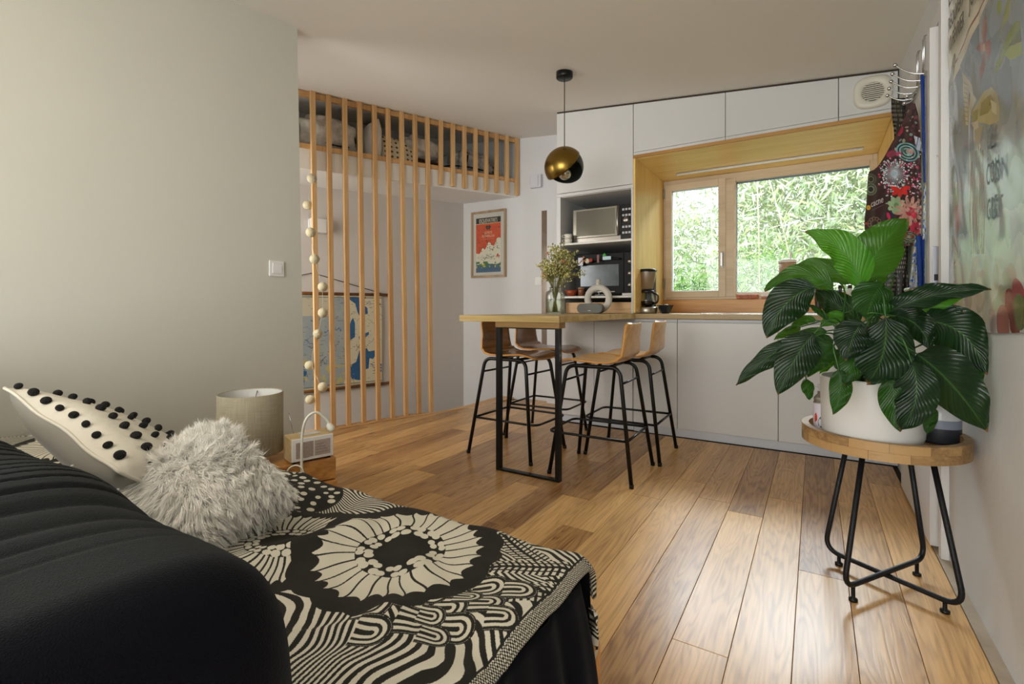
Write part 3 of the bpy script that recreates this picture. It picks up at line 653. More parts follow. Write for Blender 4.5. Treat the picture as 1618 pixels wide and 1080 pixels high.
mm = wood('crate_wood', '#a8804f', '#cfa876', axis=0, ring=2, rand=.1)
MB().bbox((-1.815, 3.80, .911), (-1.235, 3.815, 1.000), .002).build('front_board', mm, wbx); MB().bbox((-1.815, 4.2, .911), (-1.235, 4.215, 1.0), .002).build('back_board', mm, wbx)
MB().bbox((-1.815, 3.815, .911), (-1.80, 4.2, 1.0), .002).build('side_board', mm, wbx); MB().bbox((-1.25, 3.815, .911), (-1.235, 4.2, 1.0), .002).build('side_board', mm, wbx)
# ------------------------------------------------------------------ bar table
bt = thing('bar_table', 'high oak-topped bar table on a black steel loop leg', 'table', (-1.5, 3.0, 0))
MB().bbox((-1.862, 2.385, .872), (-1.180, 3.80, .909), .002).build('tabletop', M_top, bt)
MB().bbox((-1.60, 2.392, .840), (-1.182, 2.47, .8715), .002).build('crossbeam', wood('crossbeam_wood', '#6d5026', '#8f6f3e', axis=0, ring=2, rand=.02), bt)
lg = MB(); lw_ = .026
lg.bbox((-1.598, 2.395, .0), (-1.598+lw_, 2.43, .840), .002); lg.bbox((-1.184-lw_, 2.395, 0), (-1.184, 2.43, .840), .002)
lg.bbox((-1.598+lw_, 2.395, .0), (-1.184-lw_, 2.43, .012), .002); lg.bbox((-1.598+lw_, 2.395, .834), (-1.184-lw_, 2.43, .840), .001)
lg.build('loop_leg', M_black, bt)
# ------------------------------------------------------------------ bar stools
M_ply = wood('stool_ply', '#b97f3c', '#e0b26c', axis=0, rough=.3, ring=3, rand=.04, coat=.4)
M_plyd = wood('stool_ply_brown', '#6f451f', '#a2713c', axis=1, rough=.25, ring=4, rand=.04, coat=.5)
M_edge = mat('ply_edge', '#c98f47', .4)
def shell(u, v):
    """u across (0..1), v front->top along the profile; seat faces -x, back at +x"""
    P = [(-.232, -.020), (-.20, -.004), (-.14, .006), (-.06, .000), (.02, -.006), (.09, -.004), (.135, .008), (.168, .040), (.180, .085), (.188, .14), (.196, .195), (.198, .215)]
    s = v*(len(P)-1); i = min(int(s), len(P)-2); f = s-i
    x = P[i][0]*(1-f)+P[i+1][0]*f; z = P[i][1]*(1-f)+P[i+1][1]*f
    w = .185
    if v < .16: w = .185*(.80+.20*sin(pi/2*min(1, v/.16)))
    if v > .55: w = .185-.030*min(1, (v-.55)/.25)
    if v > .93: w *= .80+.20*sqrt(max(0, 1-((v-.93)/.07)**2))
    a = (u-.5)*2
    bow = .010*a*a if v < .6 else 0
    return Vector((x-(.022*a*a if v > .5 else 0)*min(1, (v-.5)/.3), a*w, .650+z+bow))
def make_stool(label, mply):
    t = thing('bar_stool', label, 'stool', (0, 0, 0), 'bar stools around the high table')
    s_ = MB().grid(shell, 16, 44); o = s_.build('seat_shell', mply, t); md = o.modifiers.new('ply', 'SOLIDIFY'); md.thickness = .011; md.offset = 1; md.material_offset_rim = 1; o.data.materials.append(M_edge)
    r = .0115
    for sy in (-1, 1):
        pts = corner([(-.245, sy*.222, 0), (-.165, sy*.152, .622), (.150, sy*.152, .622), (.235, sy*.222, 0)], .055, 7); lf = MB().tube(pts, r, 10).build('leg_frame', M_black, t)
        for x in (-.245, .235): MB().lathe([(.013, 0), (.013, .018), (.0118, .02)], (x, sy*.222, 0), 12, cap=True).build('foot_cap', M_blackplastic, lf)
    # cross bars under the seat and upper bars
    k = lambda z, xs: (xs[0]+(xs[1]-xs[0])*z/.622)
    yz = lambda z: .222+(.152-.222)*z/.622
    fx = lambda z: -.245+.08*z/.622; bxx = lambda z: .235-.085*z/.622
    for x in (-.09, .08): MB().tube([(x, -.152, .622), (x, .152, .622)], .009, 8).build('seat_bar', M_black, t)
    for f_ in (fx, bxx):
        z = .535; MB().tube([(f_(z)*.985, -yz(z), z), (f_(z)*.985, yz(z), z)], .0065, 8).build('cross_bar', M_black, t)
    z = .235; r2 = .0075; e = .085
    loop = corner([(bxx(z), -yz(z), z), (fx(z)-e*.6, -yz(z)+.004, z), (fx(z)-e*.6, yz(z)-.004, z), (bxx(z), yz(z), z)], .055, 7)
    m = MB(); m.tube(loop, r2, 8); m.tube([(bxx(z), -yz(z), z), (bxx(z), yz(z), z)], r2, 8); m.build('footrest', M_black, t)
    return t
spots = [(-1.065, 2.738, 0.03, 'light oak bar stool nearest the camera on the right of the high table', M_ply, (-.9, .9)),
         (-1.035, 3.19, 0.02, 'light oak bar stool on the right of the table, against the base cabinets', M_ply, 0),
         (-1.700, 2.80, pi-.03, 'brown plywood bar stool at the near left of the high table', M_plyd, 0),
         (-1.755, 3.315, pi+.02, 'brown plywood bar stool at the far left of the table, behind another stool', M_plyd, 0)]
for (x, y, rz, lb, mp_, _) in spots:
    t = make_stool(lb, mp_); t.location = (x, y, 0); t.rotation_euler = (0, 0, rz)
# ------------------------------------------------------------------ things on the table and worktop
TT = .909
vs_ = thing('glass_vase', 'clear glass jar of water holding dried flowers on the table', 'vase', (-1.515, 3.0, TT))
vx, vy = -1.515, 3.0
MB().lathe([(.0001, .002), (.060, .002), (.067, .008), (.067, .13), (.058, .155), (.038, .168), (.036, .178), (.040, .186), (.038, .187), (.033, .178), (.035, .166), (.055, .152), (.064, .128), (.064, .010), (.0001, .007)], (vx, vy, TT), 36).build('jar_glass', M_jar, vs_)
MB().lathe([(.0001, .009), (.062, .009), (.0625, .105), (.0001, .105)], (vx, vy, TT), 32).build('water', glass('water_in_jar', (.93, .96, .88), 0, .6), vs_)
fl_ = thing('dried_flowers', 'bunch of dried greenish-yellow flowers standing in the glass jar', 'flowers', (vx, vy, TT+.02))
R = random.Random(11); st = MB(); bl = [MB() for _ in range(4)]
for i in range(64):
    a = R.uniform(0, 2*pi); s = R.uniform(.02, .165); hgt = R.uniform(.30, .475); bx0 = (cos(a+2.5)*.03*R.random(), sin(a+2.5)*.03*R.random())
    top = Vector((vx+.035+cos(a)*s*1.05, vy+sin(a)*s, TT+hgt-.10*(s/.15)**2)); neck = Vector((vx+cos(a)*.02, vy+sin(a)*.02, TT+.18)); b0 = Vector((vx+bx0[0], vy+bx0[1], TT+.015))
    p = smooth_path([b0, neck, neck.lerp(top, .5)+Vector((0, 0, .02)), top], 2); st.tube(p, .0013, 4)
    for j in range(5):
        q = neck.lerp(top, R.uniform(.35, .95)); q2 = q+Vector((R.uniform(-.03, .03), R.uniform(-.03, .03), R.uniform(.01, .04))); st.tube([q, q2], .0008, 3)
        for kk in range(5):
            c = q2+Vector((R.uniform(-.012, .012), R.uniform(-.012, .012), R.uniform(-.008, .012))); bl[R.choice([0, 0, 1, 1, 2])].ball(c, R.uniform(.0025, .0055), 3)
    for kk in range(8):
        c = top+Vector((R.gauss(0, .013), R.gauss(0, .013), R.gauss(0, .010))); bl[3 if i % 11 == 0 else R.choice([0, 1, 1, 2])].ball(c, R.uniform(.0035, .0078), 3)
st.build('flower_stems', mat('dry_stem', '#6d6a33', .7), fl_, 'stuff')
for m, c, nm_ in zip(bl, ('#a8a14e', '#cfc795', '#7f8434', '#bf8458'), 'abcd'): m.build('flower_heads', mat('dry_flower_'+nm_, c, .8), fl_, 'stuff')
rv = thing('ring_vase', 'cream ring-shaped ceramic vase with a short neck on the table', 'vase', (-1.437, 3.55, TT))
M_cer = mat('ceramic_cream', '#c9c4bb', .75, bump=.2, bscale=150)
cx_, cy_, czz = -1.425, 3.56, TT+.115
MB().tube([(cx_+cos(a*pi/24)*.087, cy_, czz+sin(a*pi/24)*.087) for a in range(48)], .0255, 14, closed=True).build('ring_body', M_cer, rv)
MB().lathe([(.017, .105), (.0165, .150), (.013, .150), (.012, .11)], (cx_, cy_, czz), 20).build('vase_neck', M_cer, rv)
MB().bbox((cx_-.035, cy_-.022, TT), (cx_+.035, cy_+.022, TT+.014), .005).build('vase_base', M_cer, rv)
spk = thing('bluetooth_speaker', 'grey fabric pill-shaped speaker in front of the ring vase', 'speaker', (-1.44, 3.44, TT))
rg = []
for (sc1, y) in ((.90, 3.41), (1.0, 3.418), (1.0, 3.462), (.90, 3.47)):
    ring = []
    for k in range(40):
        a = 2*pi*k/40; x = cos(a)*.038*sc1+(.064 if cos(a) > 0 else -.064); z = sin(a)*.037*sc1; ring.append((-1.438+x, y, TT+.041+z))
    rg.append(ring)
m = stack(rg); m.f.append(tuple(range(40))[::-1]); m.sm.append(False)
m.build('speaker_body', mat('speaker_fabric', '#72736f', .9, bump=.4, bscale=700), spk); MB().box((-1.445, 3.4085, TT+.022), (-1.425, 3.411, TT+.026)).build('badge', M_white, spk)
cm = thing('coffee_maker', 'black and steel filter coffee maker on the worktop by the reveal', 'coffee maker', (-1.15, 3.95, TT))
kx, ky = -1.155, 3.93
MB().lathe([(.0001, 0), (.080, 0), (.084, .006), (.084, .045), (.078, .052), (.0001, .052)], (kx, ky, TT), 32).build('base', mat('coffee_steel', '#b0a99d', .35, metal=.9), cm)
MB().lathe([(.0001, 0), (.082, 0), (.082, .009)], (kx, ky, TT-.0005+.001), 28).build('base_ring', M_black, cm)
MB().lathe([(.0001, .055), (.050, .055), (.066, .075), (.068, .11), (.054, .150), (.050, .168), (.053, .172), (.046, .168), (.050, .150), (.063, .11), (.061, .078), (.0001, .060)], (kx, ky, TT), 32).build('carafe', M_jar, cm); crf = MD()
MB().lathe([(.0001, .061), (.058, .066), (.0645, .085), (.0635, .100), (.0001, .100)], (kx, ky, TT), 28).build('coffee', mat('coffee', '#140b06', .1), crf)
MB().lathe([(.052, .165), (.056, .168), (.056, .186), (.0001, .188)], (kx, ky, TT), 28).build('carafe_lid', M_blackplastic, crf)
MB().tube(smooth_path([(kx+.055, ky-.02, TT+.165), (kx+.10, ky-.03, TT+.15), (kx+.095, ky-.03, TT+.09), (kx+.066, ky-.02, TT+.08)], 3), .008, 8).build('carafe_handle', M_blackplastic, crf)
MB().bbox((kx-.03, ky+.055, TT), (kx+.05, ky+.10, TT+.33), .01).build('tower', M_blackplastic, cm)
MB().lathe([(.045, .195), (.050, .20), (.073, .325), (.075, .335)], (kx, ky, TT), 32).build('filter_holder', mat('coffee_steel2', '#aaa195', .32, metal=.85), cm)
MB().lathe([(.077, .333), (.078, .352), (.06, .358), (.0001, .36)], (kx, ky, TT), 32).build('lid', M_blackplastic, cm)
bw = thing('dark_bowl', 'small dark bowl of packets on the worktop beside the coffee maker', 'bowl', (-1.02, 3.96, TT))
MB().lathe([(.0001, .002), (.028, .0), (.040, .01), (.066, .068), (.062, .068), (.036, .016), (.0001, .012)], (-1.015, 3.95, TT), 6, smooth=False).build('bowl_body', mat('bowl_dark', '#1d232b', .25), bw)
for i, (dx, dy, dz, c) in enumerate([(-.02, 0, .055, '#e3ded6'), (.01, -.02, .06, '#c8452b'), (.03, .01, .055, '#d9d6d2'), (.0, .03, .065, '#8fb08d'), (-.035, -.01, .06, '#cfcbc4')]):
    tg = MB().ball((-1.015+dx, 3.95+dy, TT+dz), .017, 6, (1.2, 1, .6)).build('sachet', mat('sachet_'+c[1:], c, .5)); tag(tg, {'#e3ded6': 'white sachet in the dark bowl', '#c8452b': 'red sachet in the dark bowl', '#d9d6d2': 'pale grey sachet in the dark bowl', '#8fb08d': 'greenish sachet in the dark bowl', '#cfcbc4': 'off-white sachet at the left of the dark bowl'}[c], 'sachet', 'sachets in the dark bowl')
# sill items
si = thing('tin_box', 'small orange patterned tin lying on the window ledge', 'tin', (-.48, 4.47, 1.03)); MB().bbox((-.565, 4.500, 1.0305), (-.40, 4.535, 1.066), .005).build('tin_body', mat('tin_orange', '#a5562c', .5, var=.6, vscale=90), si)
si = thing('lip_balm_pot', 'tiny pink and white pot on the window ledge', 'pot', (-.35, 4.48, 1.03)); MB().lathe([(.0001, 0), (.026, 0), (.026, .018)], (-.35, 4.50, 1.031), 20).build('pot_body', mat('pot_pink', '#c98a80', .4), si); MB().lathe([(.027, .018), (.026, .032), (.0001, .033)], (-.35, 4.50, 1.031), 20).build('lid', M_white, si)
bt_ = thing('stacked_jar_tower', 'tall wooden and white canister standing behind the plant at the window', 'canister', (-.19, 4.40, TT))
jw = wood('canister_wood', '#9a7a62', '#bfa088', axis=0, ring=2, rand=.05)
MB().lathe([(.0001, 0), (.058, 0), (.060, .01), (.060, .20), (.054, .205), (.054, .215), (.060, .22), (.060, .40), (.0001, .40)], (-.185, 4.40, TT), 28).build('canister_body', jw, bt_)
MB().lathe([(.064, .40), (.064, .418), (.03, .43), (.0001, .432)], (-.185, 4.40, TT), 28).build('lid', M_white, bt_); MB().tube([(-.165, 4.40, TT+.425), (-.160, 4.40, TT+.475)], .009, 8).build('lid_knob', M_white, bt_)
pw = thing('pepper_mill', 'dark wooden pepper mill behind the plant leaves at the window', 'mill', (.0, 4.42, TT)); MB().lathe([(.0001, 0), (.025, 0), (.02, .05), (.026, .16), (.018, .17), (.024, .20), (.0001, .225)], (.02, 4.42, TT), 20).build('mill_body', mat('mill_dark', '#2a1c17', .4), pw)
for i, (x, c, lb) in enumerate([(.10, '#8fa6bd', 'pale blue bottle at the window behind the plant'), (.16, '#39435f', 'dark blue bottle at the window behind the plant'), (.22, '#c8ced8', 'clear white bottle at the window behind the plant')]):
    t = thing('bottle', lb, 'bottle', (x, 4.42, TT), 'bottles by the tap'); MB().lathe([(.0001, 0), (.026, 0), (.028, .01), (.028, .13), (.012, .16), (.012, .19)], (x, 4.42, TT), 20).build('bottle_body', mat('btl_'+c[1:], c, .2), t); MB().lathe([(.014, .19), (.014, .215), (.0001, .216)], (x, 4.42, TT), 14).build('cap', M_blackplastic, t)
# ------------------------------------------------------------------ pendant lamp
pd = thing('pendant_lamp', 'black pendant lamp with a brass outer dome shell above the table', 'lamp', (-1.39, 2.89, 1.871))
px, py, pz = -1.39, 2.89, 1.871; zc = ceil_z(px, py)
MB().lathe([(.0001, -.042), (.050, -.042), (.054, -.038), (.054, .0), (.0001, .004)], (px, py, zc), 32).build('canopy', M_black, pd)
MB().tube([(px, py, zc-.03), (px, py, pz+.125)], .003, 8).build('cord', M_black, pd)
def cap_shell(r, thick, axis_v, ang, n=26, k2=52):
    ax = Vector(axis_v).normalized(); u_ = ax.orthogonal().normalized(); w_ = ax.cross(u_); m = MB()
    def sph(rr):
        return [[Vector((px, py, pz))+(ax*cos(ang*i/n)+(u_*cos(2*pi*k/k2)+w_*sin(2*pi*k/k2))*sin(ang*i/n))*rr for k in range(k2)] for i in range(n+1)]
    a, b = sph(r), sph(r-thick); vs = [p for q in a for p in q]+[p for q in b for p in q]; fs = []; o = (n+1)*k2
    for i in range(n):
        for k in range(k2):
            q = (i*k2+k, (i+1)*k2+k, (i+1)*k2+(k+1) % k2, i*k2+(k+1) % k2); fs.append(q); fs.append(tuple(o+j for j in q)[::-1])
    for k in range(k2): fs.append((n*k2+k, o+n*k2+k, o+n*k2+(k+1) % k2, n*k2+(k+1) % k2))
    return m.add(vs, fs, True)
cd = Vector((-px, -py, .95-pz)).normalized(); rt = cd.cross(Vector((0, 0, 1))).normalized()*-1   # rt: camera right
cap_shell(.124, .003, Vector((0, 0, 1))+rt*.30-cd*.75, radians(100)).build('inner_shade', mat('shade_outer_black', '#2e302d', .35), pd)
MB().lathe([(.019, .115), (.022, .05), (.020, .02), (.0001, .02)], (px, py, pz-.02), 20).build('socket', M_black, pd)
MB().ball((px+.012, py-.02, pz-.045), .044, 12).build('bulb', mat('bulb_mirror', '#c8c4b8', .08, metal=.9), pd)
cap_shell(.131, .002, Vector((0, 0, .64))+rt*-.50+cd*.42, radians(84)).build('brass_dome', mat('brass', '#8a6f35', .27, metal=1), pd)
# alarm box & switches
ab = thing('wall_sensor', 'small white box on the wall left of the pendant lamp', 'sensor', (-2.46, 4.46, 2.27)); MB().bbox((-2.525, 4.42, 2.20), (-2.395, 4.46, 2.335), .008).build('sensor_body', mat('sensor_white', '#cfcfd6', .5), ab)
MB().bbox((-2.515, 4.412, 2.212), (-2.425, 4.42, 2.323), .004).build('sensor_cover', mat('sensor_white', '#cfcfd6', .5), ab)
def switch(nm_, lb, p, ax):
    t = thing(nm_, lb, 'switch', p); x, y, z = p
    if ax == 'x':
        MB().bbox((x, y-.041, z-.041), (x+.008, y+.041, z+.041), .003).build('switch_plate', M_white, t); MB().bbox((x+.008, y-.026, z-.026), (x+.012, y+.026, z+.028), .002).build('rocker', M_white, t)
    else:
        MB().bbox((x-.041, y-.008, z-.041), (x+.041, y, z+.041), .003).build('switch_plate', M_white, t); MB().bbox((x-.026, y-.012, z-.026), (x+.026, y-.008, z+.028), .002).build('rocker', M_white, t)
switch('light_switch', 'white square light switch on the plain left wall', (-2.40, 1.524, 1.158), 'x')
switch('light_switch', 'white light switch on the kitchen wall beside the mirror strip', (-2.44, 4.46, 1.235), 'y')
# ------------------------------------------------------------------ sofa bed
M_velvet = None
def velvet(name, c, fold=False):
    m, N, L, b = nt(name); b.inputs['Base Color'].default_value = rgb(c); b.inputs['Roughness'].default_value = .9
    b.inputs['Specular IOR Level'].default_value = .05
    b.inputs['Sheen Weight'].default_value = .10; b.inputs['Sheen Roughness'].default_value = .4; b.inputs['Sheen Tint'].default_value = (.55, .6, .6, 1)
    tc = N.new('ShaderNodeTexCoord'); n = N.new('ShaderNodeTexNoise'); n.inputs['Scale'].default_value = 900; n.inputs['Detail'].default_value = 2
    n2 = N.new('ShaderNodeTexNoise'); n2.inputs['Scale'].default_value = 14; n2.inputs['Detail'].default_value = 4
    L.new(tc.outputs['Object'], n.inputs['Vector']); L.new(tc.outputs['Object'], n2.inputs['Vector'])
    a = N.new('ShaderNodeMath'); a.operation = 'ADD'; L.new(n.outputs[0], a.inputs[0]); L.new(n2.outputs[0], a.inputs[1])
    bp = N.new('ShaderNodeBump'); bp.inputs['Strength'].default_value = .35; bp.inputs['Distance'].default_value = .004; L.new(a.outputs[0], bp.inputs['Height']); L.new(bp.outputs[0], b.inputs['Normal'])
    return m
M_velvet = velvet('black_velvet', '#171818'); M_navy = velvet('blue_black_velvet', '#0c0c12')
sb = thing('sofa_bed', 'sofa bed under a black velvet cover with a tall rolled backrest', 'sofa', (-1.35, .45, 0))
# backrest: rounded section in YZ, folds running round it, closed by a rounded right end
XL, XR = -2.39, -.292
def back_pt(u, v):
    """u along x (0 left, 1 right end), v round the section from the seat side over the crest to the rear"""
    a = -.25*pi+v*1.5*pi                   # angle, 0 = +y
    ca, sa = cos(a), sin(a); e = .40
    hy, hz = .186, .226
    y = .045+hy*(abs(ca)**e)*(1 if ca > 0 else -1); z = .565+hz*(abs(sa)**e)*(1 if sa > 0 else -1)
    x = XL+(XR-XL)*min(1, u)
    s = (XR-x)
    # puckered folds: irregular narrow grooves, fading towards the right end
    ph = x*150+7.5*sin(v*3.2+x*2.2)+4.0*sin(x*9)+1.6*sin(x*31+v*3); fold = min(1, abs(sin(ph*.5))*(2.0+1.2*sin(x*17+v*2)))**.7
    amp = .0150*min(1, max(0, (s-.10)/.45))*min(1, max(.0, 1.15-abs(v-.45)*1.3))
    soft = .005*sin(x*9+v*4)+.003*sin(x*23-v*7)
    k = (fold-1)*amp+soft
    # taper into the end
    if s < .06:
        q = sqrt(max(0, 1-((.06-s)/.06)**2)); sh = .72+.28*q
        y = .045+(y-.045)*sh; z = .565+(z-.565)*sh
    return Vector((x, y+ca*k, z+sa*k))
m = MB(); NU, NV = 760, 60
us = [i/NU for i in range(NU+1)]
UE = 1-.066/(XR-XL); m.grid(lambda u, v: back_pt(UE*(1-(1-u)**1.35), v), NU, NV, uv=False)
# end face, slightly domed with hanging folds
ring = [back_pt(1, j/NV) for j in range(NV+1)]; cen = Vector((XR+.012, .045, .50)); vs = []
for k in range(9):
    f = k/8
    for p in ring:
        q = p.lerp(cen, f); q.x = XR+.014*sin(f*pi/2)+.011*sin(p.y*70+f*2.5)*sin(f*pi)**.7*(.4+.6*(p.y > 0)); vs.append(q)
fs = [(k*(NV+1)+j, k*(NV+1)+j+1, (k+1)*(NV+1)+j+1, (k+1)*(NV+1)+j) for k in range(8) for j in range(NV)]
mm_ = MB(); mm_.add(vs, fs, True); mm_.grid(lambda u, v: back_pt(UE+(1-UE)*u, v)+Vector((0, 0, .0004)), 14, NV, uv=False)
m.build('backrest', M_velvet, sb); mm_.build('backrest_end', M_navy, sb)
lint = MB(); RL = random.Random(6)
for _ in range(26): lint.ball(back_pt(RL.uniform(.35, .99), RL.uniform(.2, .62))+Vector((0, 0, .0015)), RL.uniform(.0006, .0014), 3, (1, 1.6, 1))
lint.build('lint', mat('lint_white', '#d8d8d4', .9), sb, 'stuff')
# draped skirt at the foot end (facing +x) and seat block
def skirt(u, v):
    # u along y from near to far end, v downwards
    y = -.05+u*.885; z = .468-v*.40
    f = sin(y*42+1.5*sin(y*9))*.5+.35*sin(y*87+v*2)
    x = -.352+.022*f*(.25+.75*v)+.028*v
    x += .022*max(0, min(1, (u-.6)/.3))*sin(pi*min(1, v*1.1))
    if u > .95: x -= (u-.95)/.05*.03
    return Vector((x, y+.01*v*sin(y*30), z))
MB().grid(skirt, 150, 24, uv=False).build('velvet_skirt', M_navy, sb, solid=.004)
def skirt_b(u, v):
    x = -2.38+u*2.03; z = .468-v*.30; return Vector((x, .838+.008*sin(x*38+v*2)+.012*v, z))
MB().grid(skirt_b, 150, 6, uv=False).build('velvet_skirt', M_navy, sb)
MB().bbox((-2.39, -.10, .10), (-.37, .825, .455), .03).build('mattress', mat('mattress_grey', '#4a4a4a', .9), sb)
fw = wood('bed_frame_wood', '#a5672d', '#d3965a', axis=0, ring=2, rand=.05)
MB().bbox((-2.39, .828, .14), (-.335, .850, .34), .004).build('frame_rail', fw, sb); MB().bbox((-.365, -.1, .14), (-.34, .828, .30), .004).build('frame_rail', fw, sb)
for x, y in ((-.40, .80), (-.40, -.06), (-2.35, .80), (-2.35, -.06)): MB().bbox((x-.03, y-.03, 0), (x+.03, y+.03, .16), .004).build('leg', fw, sb)
# printed duvet cover ---------------------------------------------------
PX = 1180
W_, H_ = int(2.10*PX), int(.80*PX)
cv = Canvas(W_, H_, '#d5d0c0', (-2.40, .92, -.30, .12)); X, Y = cv.X, cv.Y
BK, CR = '#17150f', '#d3cebd'
n1 = vnoise(X, Y, 7, 1); n2 = vnoise(X, Y, 16, 2); n3 = vnoise(X, Y, 3, 4)
# wavy stripes
ang = .9+.9*(n3-.5); st1 = sin_ = np.sin((X*np.cos(ang)+Y*np.sin(ang)+.045*n1)*2*pi/.021+3.2*n2)
cv.mask(st1 > .05, BK)
# feather / ladder leaves at the right
def feather(xa, ya, xb, yb, wd, n):
    dx, dy = xb-xa, yb-ya; L_ = sqrt(dx*dx+dy*dy); tx, ty = dx/L_, dy/L_
    u = ((X-xa)*tx+(Y-ya)*ty)/L_; v = (-(X-xa)*ty+(Y-ya)*tx)
    hw = wd*np.sqrt(np.clip(4*u*(1-u), 0, 1))*(.8+.2*n2)
    ins = (u > 0) & (u < 1) & (np.abs(v) < hw); cv.mask(ins, CR)
    cv.mask(ins & (np.sin((u*n+np.abs(v)/wd*1.1+.5*n1)*2*pi) > .25), BK); cv.mask(ins & (np.abs(v) < .0035), BK); cv.mask(ins & (np.abs(np.abs(v)-hw*.55) < .0016), BK)
for (a_, b_2, c_2, d_, w_3, n_3) in [(-.55, .84, -.35, .73, .032, 20), (-.50, .70, -.34, .80, .028, 16), (-.44, .62, -.34, .74, .026, 14), (-.72, .86, -.42, .85, .022, 26), (-.53, .58, -.38, .70, .024, 16), (-1.0, .89, -.7, .86, .02, 26)]: feather(a_, b_2, c_2, d_, w_3, n_3)
# stacked arches (scales)
for (x, y, r) in [(-.500, .625, .040), (-.455, .665, .038), (-.535, .575, .040), (-.475, .585, .036), (-.430, .620, .034), (-.405, .675, .034), (-.50, .535, .038), (-.44, .56, .034), (-.575, .525, .036), (-.39, .60, .03), (-.54, .49, .036), (-.47, .625, .03), (-.52, .60, .03), (-.46, .53, .03), (-.49, .56, .028)]:
    r *= .74
    q_ = -((X-x)*.8+(Y-y)*.35); p_ = -(X-x)*.35+(Y-y)*.85; d = np.where(q_ < 0, np.hypot(p_, q_), np.abs(p_)); d = np.where(q_ > r*.9, 9, d); cv.mask(d < r, CR); cv.mask((d < r) & (np.sin(d/r*2*pi*2.6+.6) > .2), BK); cv.mask((d < r) & (d > r*.93), BK)
# border at the foot edge
bd = X > -.366; cv.mask(bd, CR); cv.mask(bd & ((np.sin(X*2*pi/.0045) > .2) ^ (np.sin(Y*2*pi/.0048) > .2)), BK); cv.mask(np.abs(X+.368) < .0012, BK)
bd = Y < .19
def big_flower(x, y, R_, core, np_, seed, ex=1.0):
    dx, dy = (X-x)*ex, Y-y; r = np.hypot(dx, dy)*(1+.10*(n3-.5)); a = np.arctan2(dy, dx)
    cv.mask(r < R_*1.22*(1+.05*np.abs(np.sin(a*9+seed))), BK)
    pet = r < R_*(1.03-.10*np.abs(np.cos(pi*((a+.03*np.sin(a*7))*np_/(2*pi)+seed)))**.8); cv.mask(pet, CR)
    w_ = a+.035*np.sin(r*60+seed)+.03*np.sin(a*7); k = np.abs(((w_*np_/(2*pi)+seed) % 1)-.5)/np_*2*pi*r
    cv.mask(pet & (k < .0017) & (r > core*1.5), BK)
    ringm = r < core*1.62; cv.mask(ringm, BK)
    for (rr, n_, er, et) in ((core*1.165, 19, .0080, .0090), (core*1.475, 23, .0078, .0094)):
        for k_ in range(n_):
            aa = 2*pi*k_/n_+rr*40+.05*sin(k_*3.1+seed); s_ = core/.052*(1+.12*sin(k_*5.3)); cv.ell(x+cos(aa)*rr/ex, y+sin(aa)*rr, er*s_, et*s_, CR, aa)
    cv.mask(r < core*.98*(1+.05*np.sin(a*7)), BK)
big_flower(-1.30, .60, .15, .045, 40, 2.2)
big_flower(-1.62, .74, .16, .05, 36, 1.2); big_flower(-2.0, .6, .17, .05, 36, .2)
# dotted black oval
def spotted(x, y, rx, ry, rot, n_, seed):
    cv.ell(x, y, rx*1.06, ry*1.08, BK, rot); R_ = random.Random(seed); P_ = []
    for _ in range(n_*12):
        a, b_3 = R_.uniform(-1, 1), R_.uniform(-1, 1)
        if a*a+b_3*b_3 > .85 or any((a-p)**2+((b_3-q)*ry/rx)**2 < .035 for p, q in P_): continue
        P_.append((a, b_3)); u, v = a*rx, b_3*ry; cv.ell(x+u*cos(rot)-v*sin(rot), y+u*sin(rot)+v*cos(rot), R_.uniform(.007, .012), R_.uniform(.006, .009), CR, rot)
        if len(P_) >= n_: break
spotted(-1.10, .765, .130, .085, -.25, 34, 3)
spotted(-1.75, .50, .12, .07, .5, 28, 5)
big_flower(-.880, .575, .128, .042, 46, .7, 1.0)
cv.mask((np.hypot(X+.78, Y-.72) < .03), BK)
big_flower(-.680, .690, .158, .053, 28, 1.9)
dv_img = cv.image('duvet_print'); cv = None
dv = thing('duvet', 'black and cream printed duvet with large flower motifs spread over the sofa bed', 'duvet', (-1.35, .5, .47))
def wr_(x, y):
    z = .006*sin(x*7+y*5)+.004*sin(x*15-y*9+1)+.003*sin(x*31+y*22)+.003*sin(-x*19+y*41)+.0035*sin(x*24+y*60+2*sin(x*9))*max(0, sin(x*5+y*7))
    z += .020*math.exp(-((x+.83-.25*(y-.6))/.035)**2)*max(0, min(1, (y-.25)*3))*max(0, min(1, (.80-y)*8))       # crease between the flowers
    z += .014*math.exp(-((x+.62-.5*(y-.4))/.022)**2)*max(0, 1-abs(y-.42)*5)
    z += .010*math.exp(-((x+1.12+.6*(y-.7))/.03)**2)
    z += .025*max(0, min(1, (-x-1.4)/.5))
    return z
def dpt(u, v):
    x = -2.385+u*2.035; y = .185+v*.70; z = .484+wr_(x, y)*(1 if y < .7 else max(.35, 1-(y-.7)*5))
    if y > .835:                    # far edge rolls over
        k = (y-.835)/.05; z -= .055*k*k+.01*k; y = .835+.028*sin(min(1, k)*pi/2)+.006*sin(x*30)
    if x > -.385: k = (x+.385)/.035; z -= .020*k*k; x = x-.004*k
    return Vector((x, y, z))
m = MB(); m.grid(dpt, 300, 110)
for i in list(m.uv): u, v = m.uv[i]; m.uv[i] = ((-2.385+u*2.035+2.40)/2.10, (.185+v*.70-.12)/.80)
m.build('duvet_cover', img_mat('duvet_fabric', dv_img, .85, bump=.25, bscale=25, bdist=.004), dv, solid=.012)
